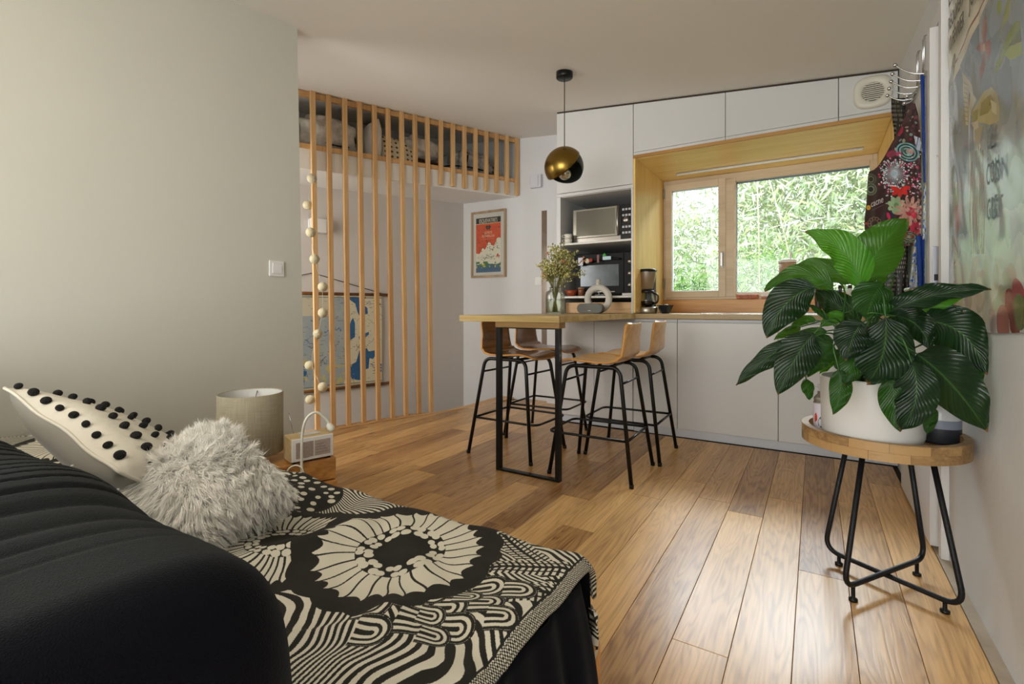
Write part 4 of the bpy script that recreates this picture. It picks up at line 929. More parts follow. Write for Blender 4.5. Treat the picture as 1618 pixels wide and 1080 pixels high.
# hanging corner strip of the duvet at the far right
def strip(u, v):
    y = .828+u*.022; return Vector((-.340+.008*sin(u*20+v*4)-(u*.02), y+.008*v*sin(v*5), .400-v*.12))
m = MB(); m.grid(strip, 12, 20)
for i in list(m.uv): u, v = m.uv[i]; m.uv[i] = (.955+u*.03, .2+v*.4)
m.build('duvet_corner', img_mat('duvet_fabric_corner', dv_img, .85), dv, solid=.003)
# ------------------------------------------------------------------ pompom cushion
def cushion(center, ex, ey, nrm, w_, h_, th_, name, m_, parent, n=34, pinch=.10, back=None, sag=None):
    ex, ey, nrm = Vector(ex).normalized(), Vector(ey).normalized(), Vector(nrm).normalized(); out = []
    for side in (1, -1):
        def fn(u, v, side=side):
            a, b_3 = u*2-1, v*2-1; e = (1-a*a)*(1-b_3*b_3); t = th_*.5*e**.42 if e > 0 else 0
            pa = a*(1-pinch*(1-b_3*b_3)*0-pinch*.6*(1-abs(b_3)**2)*a*a); pb = b_3*(1-pinch*.6*(1-a*a)*b_3*b_3)
            wv = .0025*sin(a*7+b_3*5)*(1-e) if sag is None else sag(a, b_3, side)
            return Vector(center)+ex*pa*w_/2+ey*pb*h_/2+nrm*(side*t+wv)
        out.append(fn)
    return out
pc = thing('pompom_cushion', 'cream cushion dotted with black pompoms leaning on the backrest', 'cushion', (-1.05, .36, .52))
A = Vector((-1.47, .322, .772)); B_ = Vector((-1.05, .372, .655)); ex = (B_-A).normalized(); ey = Vector((-.02, .74, -.60)); ey = (ey-ex*ey.dot(ex)).normalized(); nn = ex.cross(ey)
if nn.z < 0: nn = -nn
SZ = .45; cen = A+ex*SZ*.48+ey*SZ*.46
CTH = .15
fns = cushion(cen, ex, ey, nn, SZ, SZ*.95, CTH, '', None, None)
M_cotton = mat('cushion_cotton', '#d6d1c3', .9, bump=.2, bscale=60); M_satin = mat('cushion_satin', '#a39f94', .45, bump=.15, bscale=12, sheen=.3)
MB().grid(fns[0], 30, 30, uv=False).build('cushion_front', M_cotton, pc); MB().grid(fns[1], 30, 30, uv=False, flip=True).build('cushion_back', M_satin, pc)
edge = [fns[0](i/20, 0) for i in range(21)]+[fns[0](1, i/20) for i in range(1, 21)]+[fns[0](1-i/20, 1) for i in range(1, 21)]+[fns[0](0, 1-i/20) for i in range(1, 20)]
MB().tube(edge, .0035, 6, closed=True).build('cushion_seam', M_cotton, pc)
M_pom = mat('pompom_black', '#101010', .95, bump=.8, bscale=400); R = random.Random(2)
base_pom = None
for i in range(9):
    for j in range(8):
        u = (i+.5+(.5 if j % 2 else 0)-.2)/9.2; v = (j+.12)/7.6
        if u > .97: continue
        p = fns[0](u, v)+nn*.005-parent_world(pc)
        if base_pom is None:
            base_pom = MB().ball((0, 0, 0), .0086, 7, (1, 1, .85)).build('pompom', M_pom, None); base_pom.parent = pc; base_pom.location = p; o = base_pom
        else: o = copy_obj(base_pom, pc)
        o.location = p; o.rotation_euler = (R.uniform(-.5, .5), R.uniform(-.5, .5), R.uniform(0, 3)); k = R.uniform(.85, 1.15); o.scale = (k, k*R.uniform(.85, 1.1), k)
# ------------------------------------------------------------------ shaggy cushion
fc = thing('shaggy_cushion', 'shaggy off-white faux fur cushion lying on the printed duvet', 'cushion', (-1.06, .52, .50))
cr = Vector((cos(TH), sin(TH), 0)); cf = Vector((-sin(TH), cos(TH), 0)); Z = Vector((0, 0, 1))
nn = (-cf*.60+Z*.72+cr*.15).normalized(); sx = (cr-nn*cr.dot(nn)).normalized(); sy = nn.cross(sx); ex = (sx*.80-sy*.60).normalized(); ey = nn.cross(ex)
cen = at(322, 783, .99)
FW, FH, FT = .232, .218, .165
f2 = cushion(cen, ex, ey, nn, FW, FH, FT, '', None, None, pinch=.06)
M_fur = mat('fur_base', '#ece7da', .95)
MB().grid(f2[0], 24, 24, uv=False).grid(f2[1], 24, 24, uv=False, flip=True).build('cushion_cover', M_fur, fc)
def fur(n, seed=4):
    r = np.random.default_rng(seed); per = 4
    P_, T_ = [], []
    u = r.random(n)**1; v = r.random(n); side = (r.random(n) < .30).astype(int)
    pts = np.zeros((n, 3)); nor = np.zeros((n, 3))
    GN = 40; tab = []
    for s in (0, 1):
        g = np.array([[tuple(f2[s](i/GN, j/GN)) for i in range(GN+1)] for j in range(GN+1)]); tab.append(g)
    for s in (0, 1):
        k = side == s; uu = u[k]*GN; vv = v[k]*GN; i = np.minimum(uu.astype(int), GN-1); j = np.minimum(vv.astype(int), GN-1); fu = (uu-i)[:, None]; fv = (vv-j)[:, None]; g = tab[s]
        pts[k] = (g[j, i]*(1-fu)+g[j, i+1]*fu)*(1-fv)+(g[j+1, i]*(1-fu)+g[j+1, i+1]*fu)*fv
        du = g[j, i+1]-g[j, i]; dv_ = g[j+1, i]-g[j, i]; nrm = np.cross(du, dv_)*(1 if s == 0 else -1); nrm /= np.linalg.norm(nrm, axis=1)[:, None]+1e-9; nor[k] = nrm
    flipm = (nor*(pts-np.array(cen))).sum(1) < 0; nor[flipm] *= -1
    # clumped lay of the pile: drifting down and sideways, in tufts
    CL = 34; ju = np.clip(((u+.01*np.sin(v*40))*CL).astype(int), 0, CL-1); jv = np.clip(((v+.01*np.sin(u*37))*CL).astype(int), 0, CL-1); best = side*CL*CL+ju*CL+jv
    NC = 2*CL*CL; cnt = np.maximum(np.bincount(best, minlength=NC), 1)[:, None]; tc = np.stack([np.bincount(best, pts[:, k], NC) for k in range(3)], 1)/cnt
    flow = np.sin(tc*38+np.array([.5, 2.0, 1.0])); tu = flow*.35+r.normal(size=(NC, 3))*.16; lnc = r.uniform(.8, 1.25, NC)
    lay = tu[best]+np.array([.10, -.05, -.45])+r.normal(size=(n, 3))*.10
    ln = (r.uniform(.026, .040, n)*lnc[best])[:, None]; d0 = nor*.9+lay*.45; d0 /= np.linalg.norm(d0, axis=1)[:, None]
    d1 = nor*.42+lay*.95+(tc[best]-pts)*75; d1 /= np.linalg.norm(d1, axis=1)[:, None]
    sd = np.cross(d0, r.normal(size=(n, 3))); sd /= np.linalg.norm(sd, axis=1)[:, None]; w_ = r.uniform(.0005, .0010, n)[:, None]
    a0 = pts; a1 = pts+d0*ln*.5; a2 = a1+d1*ln*.5
    q = np.stack([a0-sd*w_, a0+sd*w_, a1+sd*w_*.9, a1-sd*w_*.9, a2], 1).reshape(-1, 3)
    idx = np.arange(n)*5; loops = np.stack([idx, idx+1, idx+2, idx+3, idx+3, idx+2, idx+4], 1).ravel()
    me = bpy.data.meshes.new('fur'); off = np.array(tuple(fc.location)); me.vertices.add(5*n); me.vertices.foreach_set('co', (q-off).astype(np.float32).ravel())
    me.loops.add(7*n); me.loops.foreach_set('vertex_index', loops.astype(np.int32)); me.polygons.add(2*n)
    ls = np.stack([np.arange(n)*7, np.arange(n)*7+4], 1).ravel(); lt = np.tile([4, 3], n); me.polygons.foreach_set('loop_start', ls.astype(np.int32)); me.polygons.foreach_set('loop_total', lt.astype(np.int32)); me.update(); me.validate()
    mm = mat('fur_white', '#fdfaf2', .7); me.materials.append(mm); o = bpy.data.objects.new('fur', me); COL.objects.link(o); o.parent = fc; o['kind'] = 'stuff'; return o
fur(105000)
# ------------------------------------------------------------------ wooden block, lamp, radio, reading lamp
tv = Vector((.408, .913, 0)); nv = Vector((.913, -.408, 0)); Q2 = Vector((-1.495, 1.185, 0))
wbk = thing('wooden_block_table', 'low bedside table of stacked chunky wooden beams', 'table', (-1.6, 1.1, 0))
wm = wood('block_wood', '#85541f', '#c98f4b', axis=1, rough=.45, ring=5, rand=.12, knots=True)
def rbox(m, o, a0, a1, b0, b1, z0, z1, ta=tv, na=nv):
    P4 = [o+ta*a0+na*b0, o+ta*a1+na*b0, o+ta*a1+na*b1, o+ta*a0+na*b1]
    return m.prism([(p.x, p.y) for p in P4][::-1] if (ta.x*na.y-ta.y*na.x) < 0 else [(p.x, p.y) for p in P4], z0, z1)
BT = .405
for (a0, a1, b0, b1, z0, z1) in [(-.34, 0, -.155, 0, .325, BT), (-.34, 0, -.315, -.16, .325, BT-.002), (-.345, .004, -.155, .003, .24, .322), (-.34, 0, -.315, -.16, .24, .322), (-.34, -.25, -.31, -.02, 0, .238), (-.10, -.01, -.31, -.02, 0, .238)]:
    m = MB(); rbox(m, Q2, a0, a1, b0, b1, z0, z1); m.build('wooden_beam', wm, wbk, bevel=.006)
dl = thing('bedside_lamp', 'small drum lamp with a beige linen shade on the wooden block table', 'lamp', (-1.72, .985, BT))
lx, ly = -1.715, .992
m = MB(); m.lathe([(.104, .0), (.106, .001), (.106, .212), (.104, .214), (.102, .212), (.102, .002), (.104, 0)], (lx, ly, .436), 48)
m_lin, N, L, b = nt('linen_shade'); b.inputs['Base Color'].default_value = rgb('#a39a84'); b.inputs['Roughness'].default_value = .9
tc = N.new('ShaderNodeTexCoord'); v_ = []
for sc_3 in ((20, 20, 700), (500, 500, 14)):
    mp = N.new('ShaderNodeMapping'); mp.inputs['Scale'].default_value = sc_3; n = N.new('ShaderNodeTexNoise'); n.inputs['Scale'].default_value = 1; L.new(tc.outputs['Object'], mp.inputs[0]); L.new(mp.outputs[0], n.inputs['Vector']); v_.append(n)
a = N.new('ShaderNodeMath'); a.operation = 'ADD'; L.new(v_[0].outputs[0], a.inputs[0]); L.new(v_[1].outputs[0], a.inputs[1])
r = N.new('ShaderNodeValToRGB'); r.color_ramp.elements[0].position = .3; r.color_ramp.elements[1].position = .85; r.color_ramp.elements[0].color = rgb('#8d846f'); r.color_ramp.elements[1].color = rgb('#bdb5a0')
hf = N.new('ShaderNodeMath'); hf.operation = 'MULTIPLY'; hf.inputs[1].default_value = .5; L.new(a.outputs[0], hf.inputs[0]); L.new(hf.outputs[0], r.inputs[0]); L.new(r.outputs[0], b.inputs['Base Color'])
m.build('lamp_shade', m_lin, dl)
MB().lathe([(.1015, .003), (.1015, .211)], (lx, ly, .436), 48).build('shade_lining', mat('shade_lining', '#d8d8d4', .8), dl)
m = MB(); m.lathe([(.0001, 0), (.05, 0), (.05, .008), (.008, .014), (.006, .05), (.006, .15), (.0001, .15)], (lx, ly, BT), 24); m.build('lamp_base', M_steel, dl)
for a_ in (.3, 2.4, 4.5): MB().tube([(lx+cos(a_)*.006, ly+sin(a_)*.006, .56), (lx+cos(a_)*.102, ly+sin(a_)*.102, .64)], .0015, 6).build('shade_spoke', M_steel, dl)
MB().ball((lx, ly, .585), .028, 10).build('bulb', mat('bulb_frost', '#e8e6e0', .3), dl)
rd = thing('radio', 'small retro radio with pale wood case and white front on the wooden block table', 'radio', (-1.58, 1.08, BT))
ra = Vector((.30, .954, 0)).normalized(); rn = Vector((.954, -.30, 0)).normalized(); O = Vector((-1.545, 1.035, 0))
def rb(a0, a1, b0, b1, z0, z1, nm_, mt, bv=.003, par=None):
    m = MB(); rbox(m, O, a0, a1, b0, b1, z0, z1, ra, rn); return m.build(nm_, mt, par or rd, bevel=bv)
z0 = BT+.006; rw = wood('radio_wood', '#b79c6c', '#d8c194', axis=1, ring=2, rand=.02)
rb(.0, .150, -.085, -.004, z0, z0+.085, 'radio_case', rw, .004)
rfr = rb(.003, .147, -.004, .003, z0+.003, z0+.082, 'front_frame', M_white, .002)
rb(.016, .076, .003, .005, z0+.014, z0+.069, 'speaker_grille', mat('radio_grille', '#9c8d85', .7, var=.15, vscale=200), .001, rfr)
rb(.080, .136, .003, .005, z0+.014, z0+.069, 'tuning_dial', mat('radio_dial', '#a89a92', .5, var=.12, vscale=120), .001, rfr)
for k in range(4): rb(.084, .130-k*.006, .005, .0056, z0+.024+k*.010, z0+.0252+k*.010, 'dial_line', mat('dial_line', '#5f5450', .6), 0, rfr)
rb(.045, .110, -.07, -.02, z0+.085, z0+.0875, 'top_plate', mat('radio_plate', '#cfd2d0', .2, metal=.3), .001)
for a_ in (.015, .135):
    for b_4 in (-.07, -.015): rb(a_-.006, a_+.006, b_4-.006, b_4+.006, BT, z0, 'foot', M_black, 0)
p0 = O+ra*.03-rn*.07+Z*(z0+.086); MB().tube([p0, p0+Vector((-.010, -.012, .075))], .0012, 6).ball(p0+Vector((-.010, -.012, .076)), .003, 5).build('antenna', M_chrome, rd)
gl = thing('reading_lamp', 'slim white gooseneck reading lamp arching in front of the radio', 'lamp', (-1.42, .99, 0))
g0 = at(477, 760, 1.58); g1 = at(476, 692, 1.58); g2 = at(482, 660, 1.58); g3 = at(500, 648, 1.60); g4 = at(516, 662, 1.62); g5 = at(520, 671, 1.62)
MB().tube([(g0.x, g0.y, .01), (g0.x, g0.y, g0.z)]+[tuple(p) for p in smooth_path([g0, g1, g2, g3, g4, g5], 3)][1:], .0042, 8).build('gooseneck', mat('lamp_white', '#dcdccf', .5), gl)
MB().lathe([(.0001, 0), (.045, 0), (.045, .012), (.0001, .016)], (g0.x, g0.y, 0), 24).build('lamp_base', M_white, gl)
m = MB(); m.tube([g5-Vector((0, 0, -.006)), g5, at(523, 676, 1.62), at(525, 681, 1.62)], [.006, .010, .0125, .009], 12).build('lamp_head', mat('lamp_white', '#dcdccf', .5), gl)
MB().tube(smooth_path([(g0.x+.01, g0.y, .34), at(481, 741, 1.57), at(468, 733, 1.57), at(453, 741, 1.56), at(450, 765, 1.56)], 3), .0025, 6).build('lamp_cable', mat('lamp_white', '#dcdccf', .5), gl)
# ------------------------------------------------------------------ plant stand
ps = thing('plant_stand', 'round wooden tray table on crossed black steel legs holding the plant', 'table', (.195, 2.08, 0))
tx, ty, tr = .190, 2.085, .232
tw = wood('tray_wood', '#64462a', '#b08c5c', axis=0, rough=.5, ring=4, rand=.3)
twl = wood('tray_wood_top', '#b0997a', '#cdb895', axis=0, rough=.5, ring=2, rand=.1)
# rim made of glued blocks, each its own tone
NB = 14
for layer, (za, zb_) in enumerate(((.485, .512), (.5125, .540))):
    for k in range(NB):
        a0, a1 = 2*pi*(k+.5*layer)/NB+.0015, 2*pi*(k+1+.5*layer)/NB-.0015; m = MB(); n = 5; vs = []
        for i in range(n+1):
            a = a0+(a1-a0)*i/n
            for rr, z in ((tr-.022, za), (tr, za), (tr, zb_), (tr-.022, zb_)): vs.append((tx+cos(a)*rr, ty+sin(a)*rr, z))
        fs = [(i*4+j, i*4+(j+1) % 4, (i+1)*4+(j+1) % 4, (i+1)*4+j) for i in range(n) for j in range(4)]+[(0, 1, 2, 3)[::-1], tuple(n*4+j for j in range(4))]
        m.add(vs, fs).build('rim_block', tw, ps)
MB().lathe([(.0001, .488), (tr-.0225, .488), (tr-.0225, .506), (.0001, .506)], (tx, ty, 0), 48, smooth=False).build('tray_base', wood('tray_base_wood', '#6f4f2b', '#9c7546', axis=0, ring=3, rand=.1), ps)
for pts in ([(.105, 2.165, .487), (.031, 2.205, .045), (.03, 2.205, .038), (.388, 1.985, .038), (.315, 2.035, .487)], [(.135, 1.975, .487), (.078, 1.895, .052), (.336, 2.281, .052), (.275, 2.19, .487)]):
    q = corner([pts[0]]+([pts[1]] if len(pts) == 4 else [pts[2]])+[pts[-2], pts[-1]], .06, 8); MB().tube(q, .0085, 12).build('leg_frame', mat('black_iron', '#1b1c20', .45, metal=.5, bump=.2, bscale=200), ps)
for (x, y, z) in ((.075, 2.178, .03), (.345, 2.012, .03), (.105, 1.935, .044), (.308, 2.240, .044)): MB().lathe([(.013, 0), (.013, .008), (.006, .010), (.006, z)], (x, y, 0), 14, cap=True).build('foot', M_black, ps)
pot = thing('plant_pot', 'large white plant pot on the wooden tray table', 'pot', (.168, 2.045, .507))
qx, qy = .160, 2.035
M_pot = mat('pot_white', '#dcdad8', .45)
MB().lathe([(.0001, 0), (.118, 0), (.134, .008), (.142, .03), (.146, .205), (.146, .212), (.141, .212), (.139, .19), (.0001, .19)], (qx, qy, .507), 56).build('pot_body', M_pot, pot)
MB().lathe([(.138, .191), (.0001, .194)], (qx, qy, .507), 40).build('soil', mat('soil', '#1f1711', .95, bump=1, bscale=120), pot)
wv_ = thing('banded_vase', 'white cylinder vase with a grey-blue band and charcoal bottom right of the pot', 'vase', (.345, 2.15, .507))
vx2, vy2 = .352, 2.142
MB().lathe([(.0001, 0), (.055, 0), (.0575, .006), (.0575, .050)], (vx2, vy2, .507), 36).build('charcoal_band', mat('vase_charcoal', '#2e3038', .5), wv_)
MB().lathe([(.0575, .050), (.0575, .078)], (vx2, vy2, .507), 36).build('grey_band', mat('vase_greyblue', '#8c93a3', .4), wv_)
MB().lathe([(.0575, .078), (.0575, .150), (.055, .152), (.052, .150), (.052, .07), (.0001, .07)], (vx2, vy2, .507), 36).build('white_band', mat('vase_white', '#dddcdf', .25), wv_)
bo = thing('spray_bottle', 'aluminium-topped spray bottle with a leaf label on the tray table', 'bottle', (.022, 2.12, .507)); ox, oy = .020, 2.105
MB().lathe([(.0001, 0), (.025, 0), (.026, .003), (.026, .098), (.0245, .10)], (ox, oy, .507), 28).build('bottle_body', mat('bottle_label', '#cfc6d2', .4), bo)
MB().lathe([(.0268, .100), (.0268, .103), (.0245, .104), (.0245, .118), (.018, .128), (.013, .132), (.013, .142), (.0001, .143)], (ox, oy, .507), 28).build('bottle_shoulder', M_steel, bo)
m = MB(); m.lathe([(.010, .140), (.010, .155), (.012, .158), (.012, .168), (.0001, .170)], (ox, oy, .507), 18); m.build('spray_head', mat('sprayer', '#c8c8ce', .3), bo)
MB().tube([(ox, oy, .667), (ox-.020, oy-.010, .667)], .0035, 8).build('spray_nozzle', mat('sprayer', '#c8c8ce', .3), bo)
def onbottle(pts, c, nm_):
    vd = atan2(-oy, -ox); m = MB(); n = len(pts); vs = [(ox+cos(vd+p[0]/.026)*.0263, oy+sin(vd+p[0]/.026)*.0263, .507+p[1]) for p in pts]; cx0 = sum(p[0] for p in pts)/n; cz0 = sum(p[1] for p in pts)/n
    vs.append((ox+cos(vd+cx0/.026)*.0264, oy+sin(vd+cx0/.026)*.0264, .507+cz0)); m.add(vs, [(i, (i+1) % n, n) for i in range(n)], True); m.build(nm_, mat(nm_+'_c', c, .4), bo)
onbottle([(-.010, .022), (-.002, .014), (.014, .016), (.024, .022), (.016, .034), (.012, .048), (.002, .058), (-.006, .050), (-.012, .036)], '#1d5a2b', 'printed_leaf')
onbottle([(-.022, .030), (-.014, .040), (-.014, .054), (-.018, .066), (-.024, .060), (-.025, .040)], '#c23a1c', 'printed_petal')
# ------------------------------------------------------------------ peace lily
pl = thing('peace_lily', 'large peace lily with broad glossy dark green drooping leaves in the white pot', 'plant', (qx, qy, .70))
def leaf_mat(name, c1, c2, tl):
    m, N, L, b = nt(name); uv = N.new('ShaderNodeUVMap'); uv.uv_map = 'uv'; sp = N.new('ShaderNodeSeparateXYZ'); L.new(uv.outputs[0], sp.inputs[0])
    def M(op, a, b_=None, c=None):
        n = N.new('ShaderNodeMath'); n.operation = op
        for i, q in enumerate((a, b_, c)):
            if q is None: continue
            if isinstance(q, (int, float)): n.inputs[i].default_value = q
            else: L.new(q, n.inputs[i])
        return n.outputs[0]
    u = M('ABSOLUTE', M('SUBTRACT', sp.outputs[0], .5)); v = sp.outputs[1]
    ph = M('MULTIPLY', M('SUBTRACT', v, M('MULTIPLY', M('POWER', M('MULTIPLY', u, 2.0), .8), .34)), 15.0)
    w = M('SINE', M('MULTIPLY', ph, 6.2832)); vein = M('POWER', M('MULTIPLY_ADD', w, .5, .5), 2.5)
    mid = M('GREATER_THAN', .018, u)
    n = N.new('ShaderNodeTexNoise'); n.inputs['Scale'].default_value = 9; n.inputs['Detail'].default_value = 3; tc = N.new('ShaderNodeTexCoord'); L.new(tc.outputs['Object'], n.inputs['Vector'])
    mx = N.new('ShaderNodeMix'); mx.data_type = 'RGBA'; mx.inputs[6].default_value = rgb(c1); mx.inputs[7].default_value = rgb(c2)
    fac = M('ADD', M('MULTIPLY', vein, .22), M('MULTIPLY', M('SUBTRACT', n.outputs[0], .35), 1.1)); L.new(fac, mx.inputs[0])
    m2 = N.new('ShaderNodeMix'); m2.data_type = 'RGBA'; m2.inputs[7].default_value = rgb('#4f7d3c'); L.new(M('MULTIPLY', mid, .5), m2.inputs[0]); L.new(mx.outputs[2], m2.inputs[6])
    tip = N.new('ShaderNodeMix'); tip.data_type = 'RGBA'; tip.inputs[7].default_value = rgb('#8a5a2c'); L.new(M('GREATER_THAN', v, .975), tip.inputs[0]); L.new(m2.outputs[2], tip.inputs[6])
    L.new(tip.outputs[2], b.inputs['Base Color']); b.inputs['Roughness'].default_value = .33; b.inputs['Specular IOR Level'].default_value = .5
    bp = N.new('ShaderNodeBump'); bp.inputs['Strength'].default_value = .5; bp.inputs['Distance'].default_value = .004; L.new(vein, bp.inputs['Height']); L.new(bp.outputs[0], b.inputs['Normal'])
    t = N.new('ShaderNodeBsdfTranslucent'); t.inputs[0].default_value = rgb(tl); ms = N.new('ShaderNodeMixShader'); ms.inputs[0].default_value = .30; L.new(b.outputs[0], ms.inputs[1]); L.new(t.outputs[0], ms.inputs[2]); L.new(ms.outputs[0], N['Material Output'].inputs[0]); return m
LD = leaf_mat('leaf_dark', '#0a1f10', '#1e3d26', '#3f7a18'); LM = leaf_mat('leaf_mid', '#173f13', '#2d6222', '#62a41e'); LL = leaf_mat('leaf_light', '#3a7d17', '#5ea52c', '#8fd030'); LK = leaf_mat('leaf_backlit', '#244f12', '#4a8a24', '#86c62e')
M_stem = mat('leaf_stalk', '#2c5520', .45)
crown = Vector((qx, qy, .70))
def Zp(x, y, t): return at(1150+x/2.842, 340+y/2.842, t)
def leaf(base, tip, tb, tt, wpx, m_, arch=.12, roll=0, fold=.25, und=.013, stem=True, ctl=None, seed=0):
    b0, t0 = Zp(*base, tb), Zp(*tip, tt); tm = (tb+tt)/2; W = wpx/2.842*tm/F_PX/2; d = t0-b0; L_ = d.length
    mid = (b0+t0)/2
    c0_ = Zp(*ctl, tm) if ctl else mid+Z*L_*arch
    NS, NW = 20, 8; vs, uv = [], []; view = (mid-Vector((0, 0, CAM_H))).normalized()
    def P(s): return b0*(1-s)**2+c0_*2*s*(1-s)+t0*s*s
    for i in range(NS+1):
        s = i/NS; p = P(s); T = (P(min(1, s+.02))-P(max(0, s-.02))).normalized(); sd = T.cross(view)
        if sd.length < .05: sd = T.cross(Z)
        sd.normalize(); nn_ = sd.cross(T).normalized()
        if nn_.dot(view) > 0: nn_ = -nn_
        if roll: q = Matrix.Rotation(roll*(.6+.8*s), 3, T); sd = q@sd; nn_ = q@nn_
        w = W*(sin(pi*min(1, s**.78))**.72 if 0 < s < 1 else 0)*(1.04-.1*s)
        if s > .9: w = W*(sin(pi*.9**.78)**.72)*(.95)*((1-s)/.1)**.8
        w = max(w, .0006)
        for j in range(NW+1):
            a = (j/NW-.5)*2; lift = -abs(a)**1.5*w*fold*1.2+und*sin(s*17+a*4+seed*2.1)*abs(a)*(1 if a > 0 else .8)
            vs.append(p+sd*a*w+nn_*(lift+.0)); uv.append((j/NW, s))
    fs = [(i*(NW+1)+j, i*(NW+1)+j+1, (i+1)*(NW+1)+j+1, (i+1)*(NW+1)+j) for i in range(NS) for j in range(NW)]
    for p in vs:
        if p.x > .417: p.x = .417
    lo_ = MB().add(vs, fs, True, uv).build('leaf', m_, pl)
    if stem:
        T = (P(.03)-P(0)).normalized(); r0 = crown+Vector((random.uniform(-.05, .05), random.uniform(-.05, .05), 0)); q = smooth_path([r0, r0.lerp(b0, .35)+Z*.06, b0-T*min(.10, (b0-r0).length*.35), b0], 3)
        MB().tube(q, [.0034-.0014*i/len(q) for i in range(len(q))], 7).build('stalk', M_stem, pl)
    return lo_
LV = [  # base, tip (leaf close-up pixels), depths, width, material, kwargs
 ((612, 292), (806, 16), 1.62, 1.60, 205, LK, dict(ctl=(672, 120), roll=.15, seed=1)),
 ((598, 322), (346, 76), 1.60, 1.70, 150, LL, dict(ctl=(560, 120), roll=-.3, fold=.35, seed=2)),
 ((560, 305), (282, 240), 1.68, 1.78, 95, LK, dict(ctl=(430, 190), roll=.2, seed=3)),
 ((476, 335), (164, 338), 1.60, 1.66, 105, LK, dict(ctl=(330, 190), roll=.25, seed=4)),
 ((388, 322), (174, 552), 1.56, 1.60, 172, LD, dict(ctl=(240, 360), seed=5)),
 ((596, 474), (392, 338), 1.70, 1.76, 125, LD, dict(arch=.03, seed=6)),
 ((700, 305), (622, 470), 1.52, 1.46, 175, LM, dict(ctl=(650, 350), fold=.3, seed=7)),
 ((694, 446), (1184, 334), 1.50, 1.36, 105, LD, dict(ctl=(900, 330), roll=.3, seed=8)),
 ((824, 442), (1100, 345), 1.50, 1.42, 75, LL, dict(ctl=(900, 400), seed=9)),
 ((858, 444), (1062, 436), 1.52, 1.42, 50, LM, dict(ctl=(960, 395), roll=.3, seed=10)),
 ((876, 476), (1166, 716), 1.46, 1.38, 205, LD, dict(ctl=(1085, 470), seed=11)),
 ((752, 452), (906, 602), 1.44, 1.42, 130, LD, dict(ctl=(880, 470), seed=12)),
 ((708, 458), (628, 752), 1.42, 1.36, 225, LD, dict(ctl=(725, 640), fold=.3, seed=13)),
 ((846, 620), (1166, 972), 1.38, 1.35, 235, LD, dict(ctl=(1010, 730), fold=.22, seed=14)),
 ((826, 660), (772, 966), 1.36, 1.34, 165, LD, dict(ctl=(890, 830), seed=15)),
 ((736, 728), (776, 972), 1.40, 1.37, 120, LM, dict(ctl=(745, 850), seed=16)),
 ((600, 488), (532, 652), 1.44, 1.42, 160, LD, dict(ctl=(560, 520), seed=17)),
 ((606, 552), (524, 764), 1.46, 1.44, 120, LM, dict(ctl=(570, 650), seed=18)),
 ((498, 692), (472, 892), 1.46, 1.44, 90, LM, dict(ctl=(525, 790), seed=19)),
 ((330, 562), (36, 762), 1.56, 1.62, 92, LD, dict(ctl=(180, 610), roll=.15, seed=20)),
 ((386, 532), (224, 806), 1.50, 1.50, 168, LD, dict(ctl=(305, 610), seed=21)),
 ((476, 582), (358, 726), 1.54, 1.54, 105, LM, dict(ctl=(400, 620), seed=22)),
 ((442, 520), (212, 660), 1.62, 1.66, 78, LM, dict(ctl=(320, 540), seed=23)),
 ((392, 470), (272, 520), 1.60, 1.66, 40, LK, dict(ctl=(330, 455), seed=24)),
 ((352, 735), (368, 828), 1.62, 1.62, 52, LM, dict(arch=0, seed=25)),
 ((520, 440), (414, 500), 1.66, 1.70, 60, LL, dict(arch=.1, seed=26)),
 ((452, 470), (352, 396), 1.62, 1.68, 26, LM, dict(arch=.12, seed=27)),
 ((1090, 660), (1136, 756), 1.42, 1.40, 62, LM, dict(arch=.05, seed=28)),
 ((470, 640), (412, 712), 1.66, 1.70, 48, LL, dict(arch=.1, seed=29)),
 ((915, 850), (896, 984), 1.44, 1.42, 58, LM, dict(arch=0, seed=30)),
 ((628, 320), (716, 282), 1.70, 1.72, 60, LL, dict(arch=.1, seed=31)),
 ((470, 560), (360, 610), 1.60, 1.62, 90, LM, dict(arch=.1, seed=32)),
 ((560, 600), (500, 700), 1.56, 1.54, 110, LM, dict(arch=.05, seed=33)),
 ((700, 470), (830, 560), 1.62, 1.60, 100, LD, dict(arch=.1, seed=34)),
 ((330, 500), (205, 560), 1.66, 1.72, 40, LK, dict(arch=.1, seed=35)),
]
for bs, tp, tb, tt, wp, mt, kw in LV: leaf(bs, tp, tb, tt, wp, mt, **kw)
MB().tube(smooth_path([crown, Zp(665, 500, 1.6), Zp(668, 330, 1.62), Zp(668, 228, 1.62)], 3), .004, 8).build('stalk', M_stem, pl)
# ------------------------------------------------------------------ open door against the right wall
dr = tag(MB().bbox((.386, 2.520, .012), (.424, 3.28, 2.062), .002).build('door_1', mat('door_paint', '#d9d8d8', .5, bump=.05, bscale=30)), 'white interior door standing open against the right wall', None, None, 'structure')
MB().bbox((.394, 2.5175, .975), (.416, 2.5210, 1.195), .002).build('lock_plate', mat('lock_plate', '#9c9ca6', .35, metal=.7), dr)
MB().box((.399, 2.5165, 1.06), (.411, 2.518, 1.085)).build('latch', M_black, dr)
m = MB(); m.lathe([(.026, 0), (.026, -.008), (.012, -.010), (.010, -.045)], (.386, 2.585, 1.028), 24, 'x', cap=True); m.build('handle_rose', M_steel, dr)
MB().tube(corner([(.380, 2.585, 1.028), (.338, 2.585, 1.028), (.338, 2.715, 1.030)], .012), .0095, 12).build('lever_handle', M_steel, dr)
for z in (1.55, .35): MB().lathe([(.006, 0), (.006, -.0015), (.0001, -.002)], (.386+.019, 2.5205, z), 12, 'y').build('screw_cap', M_white, dr)
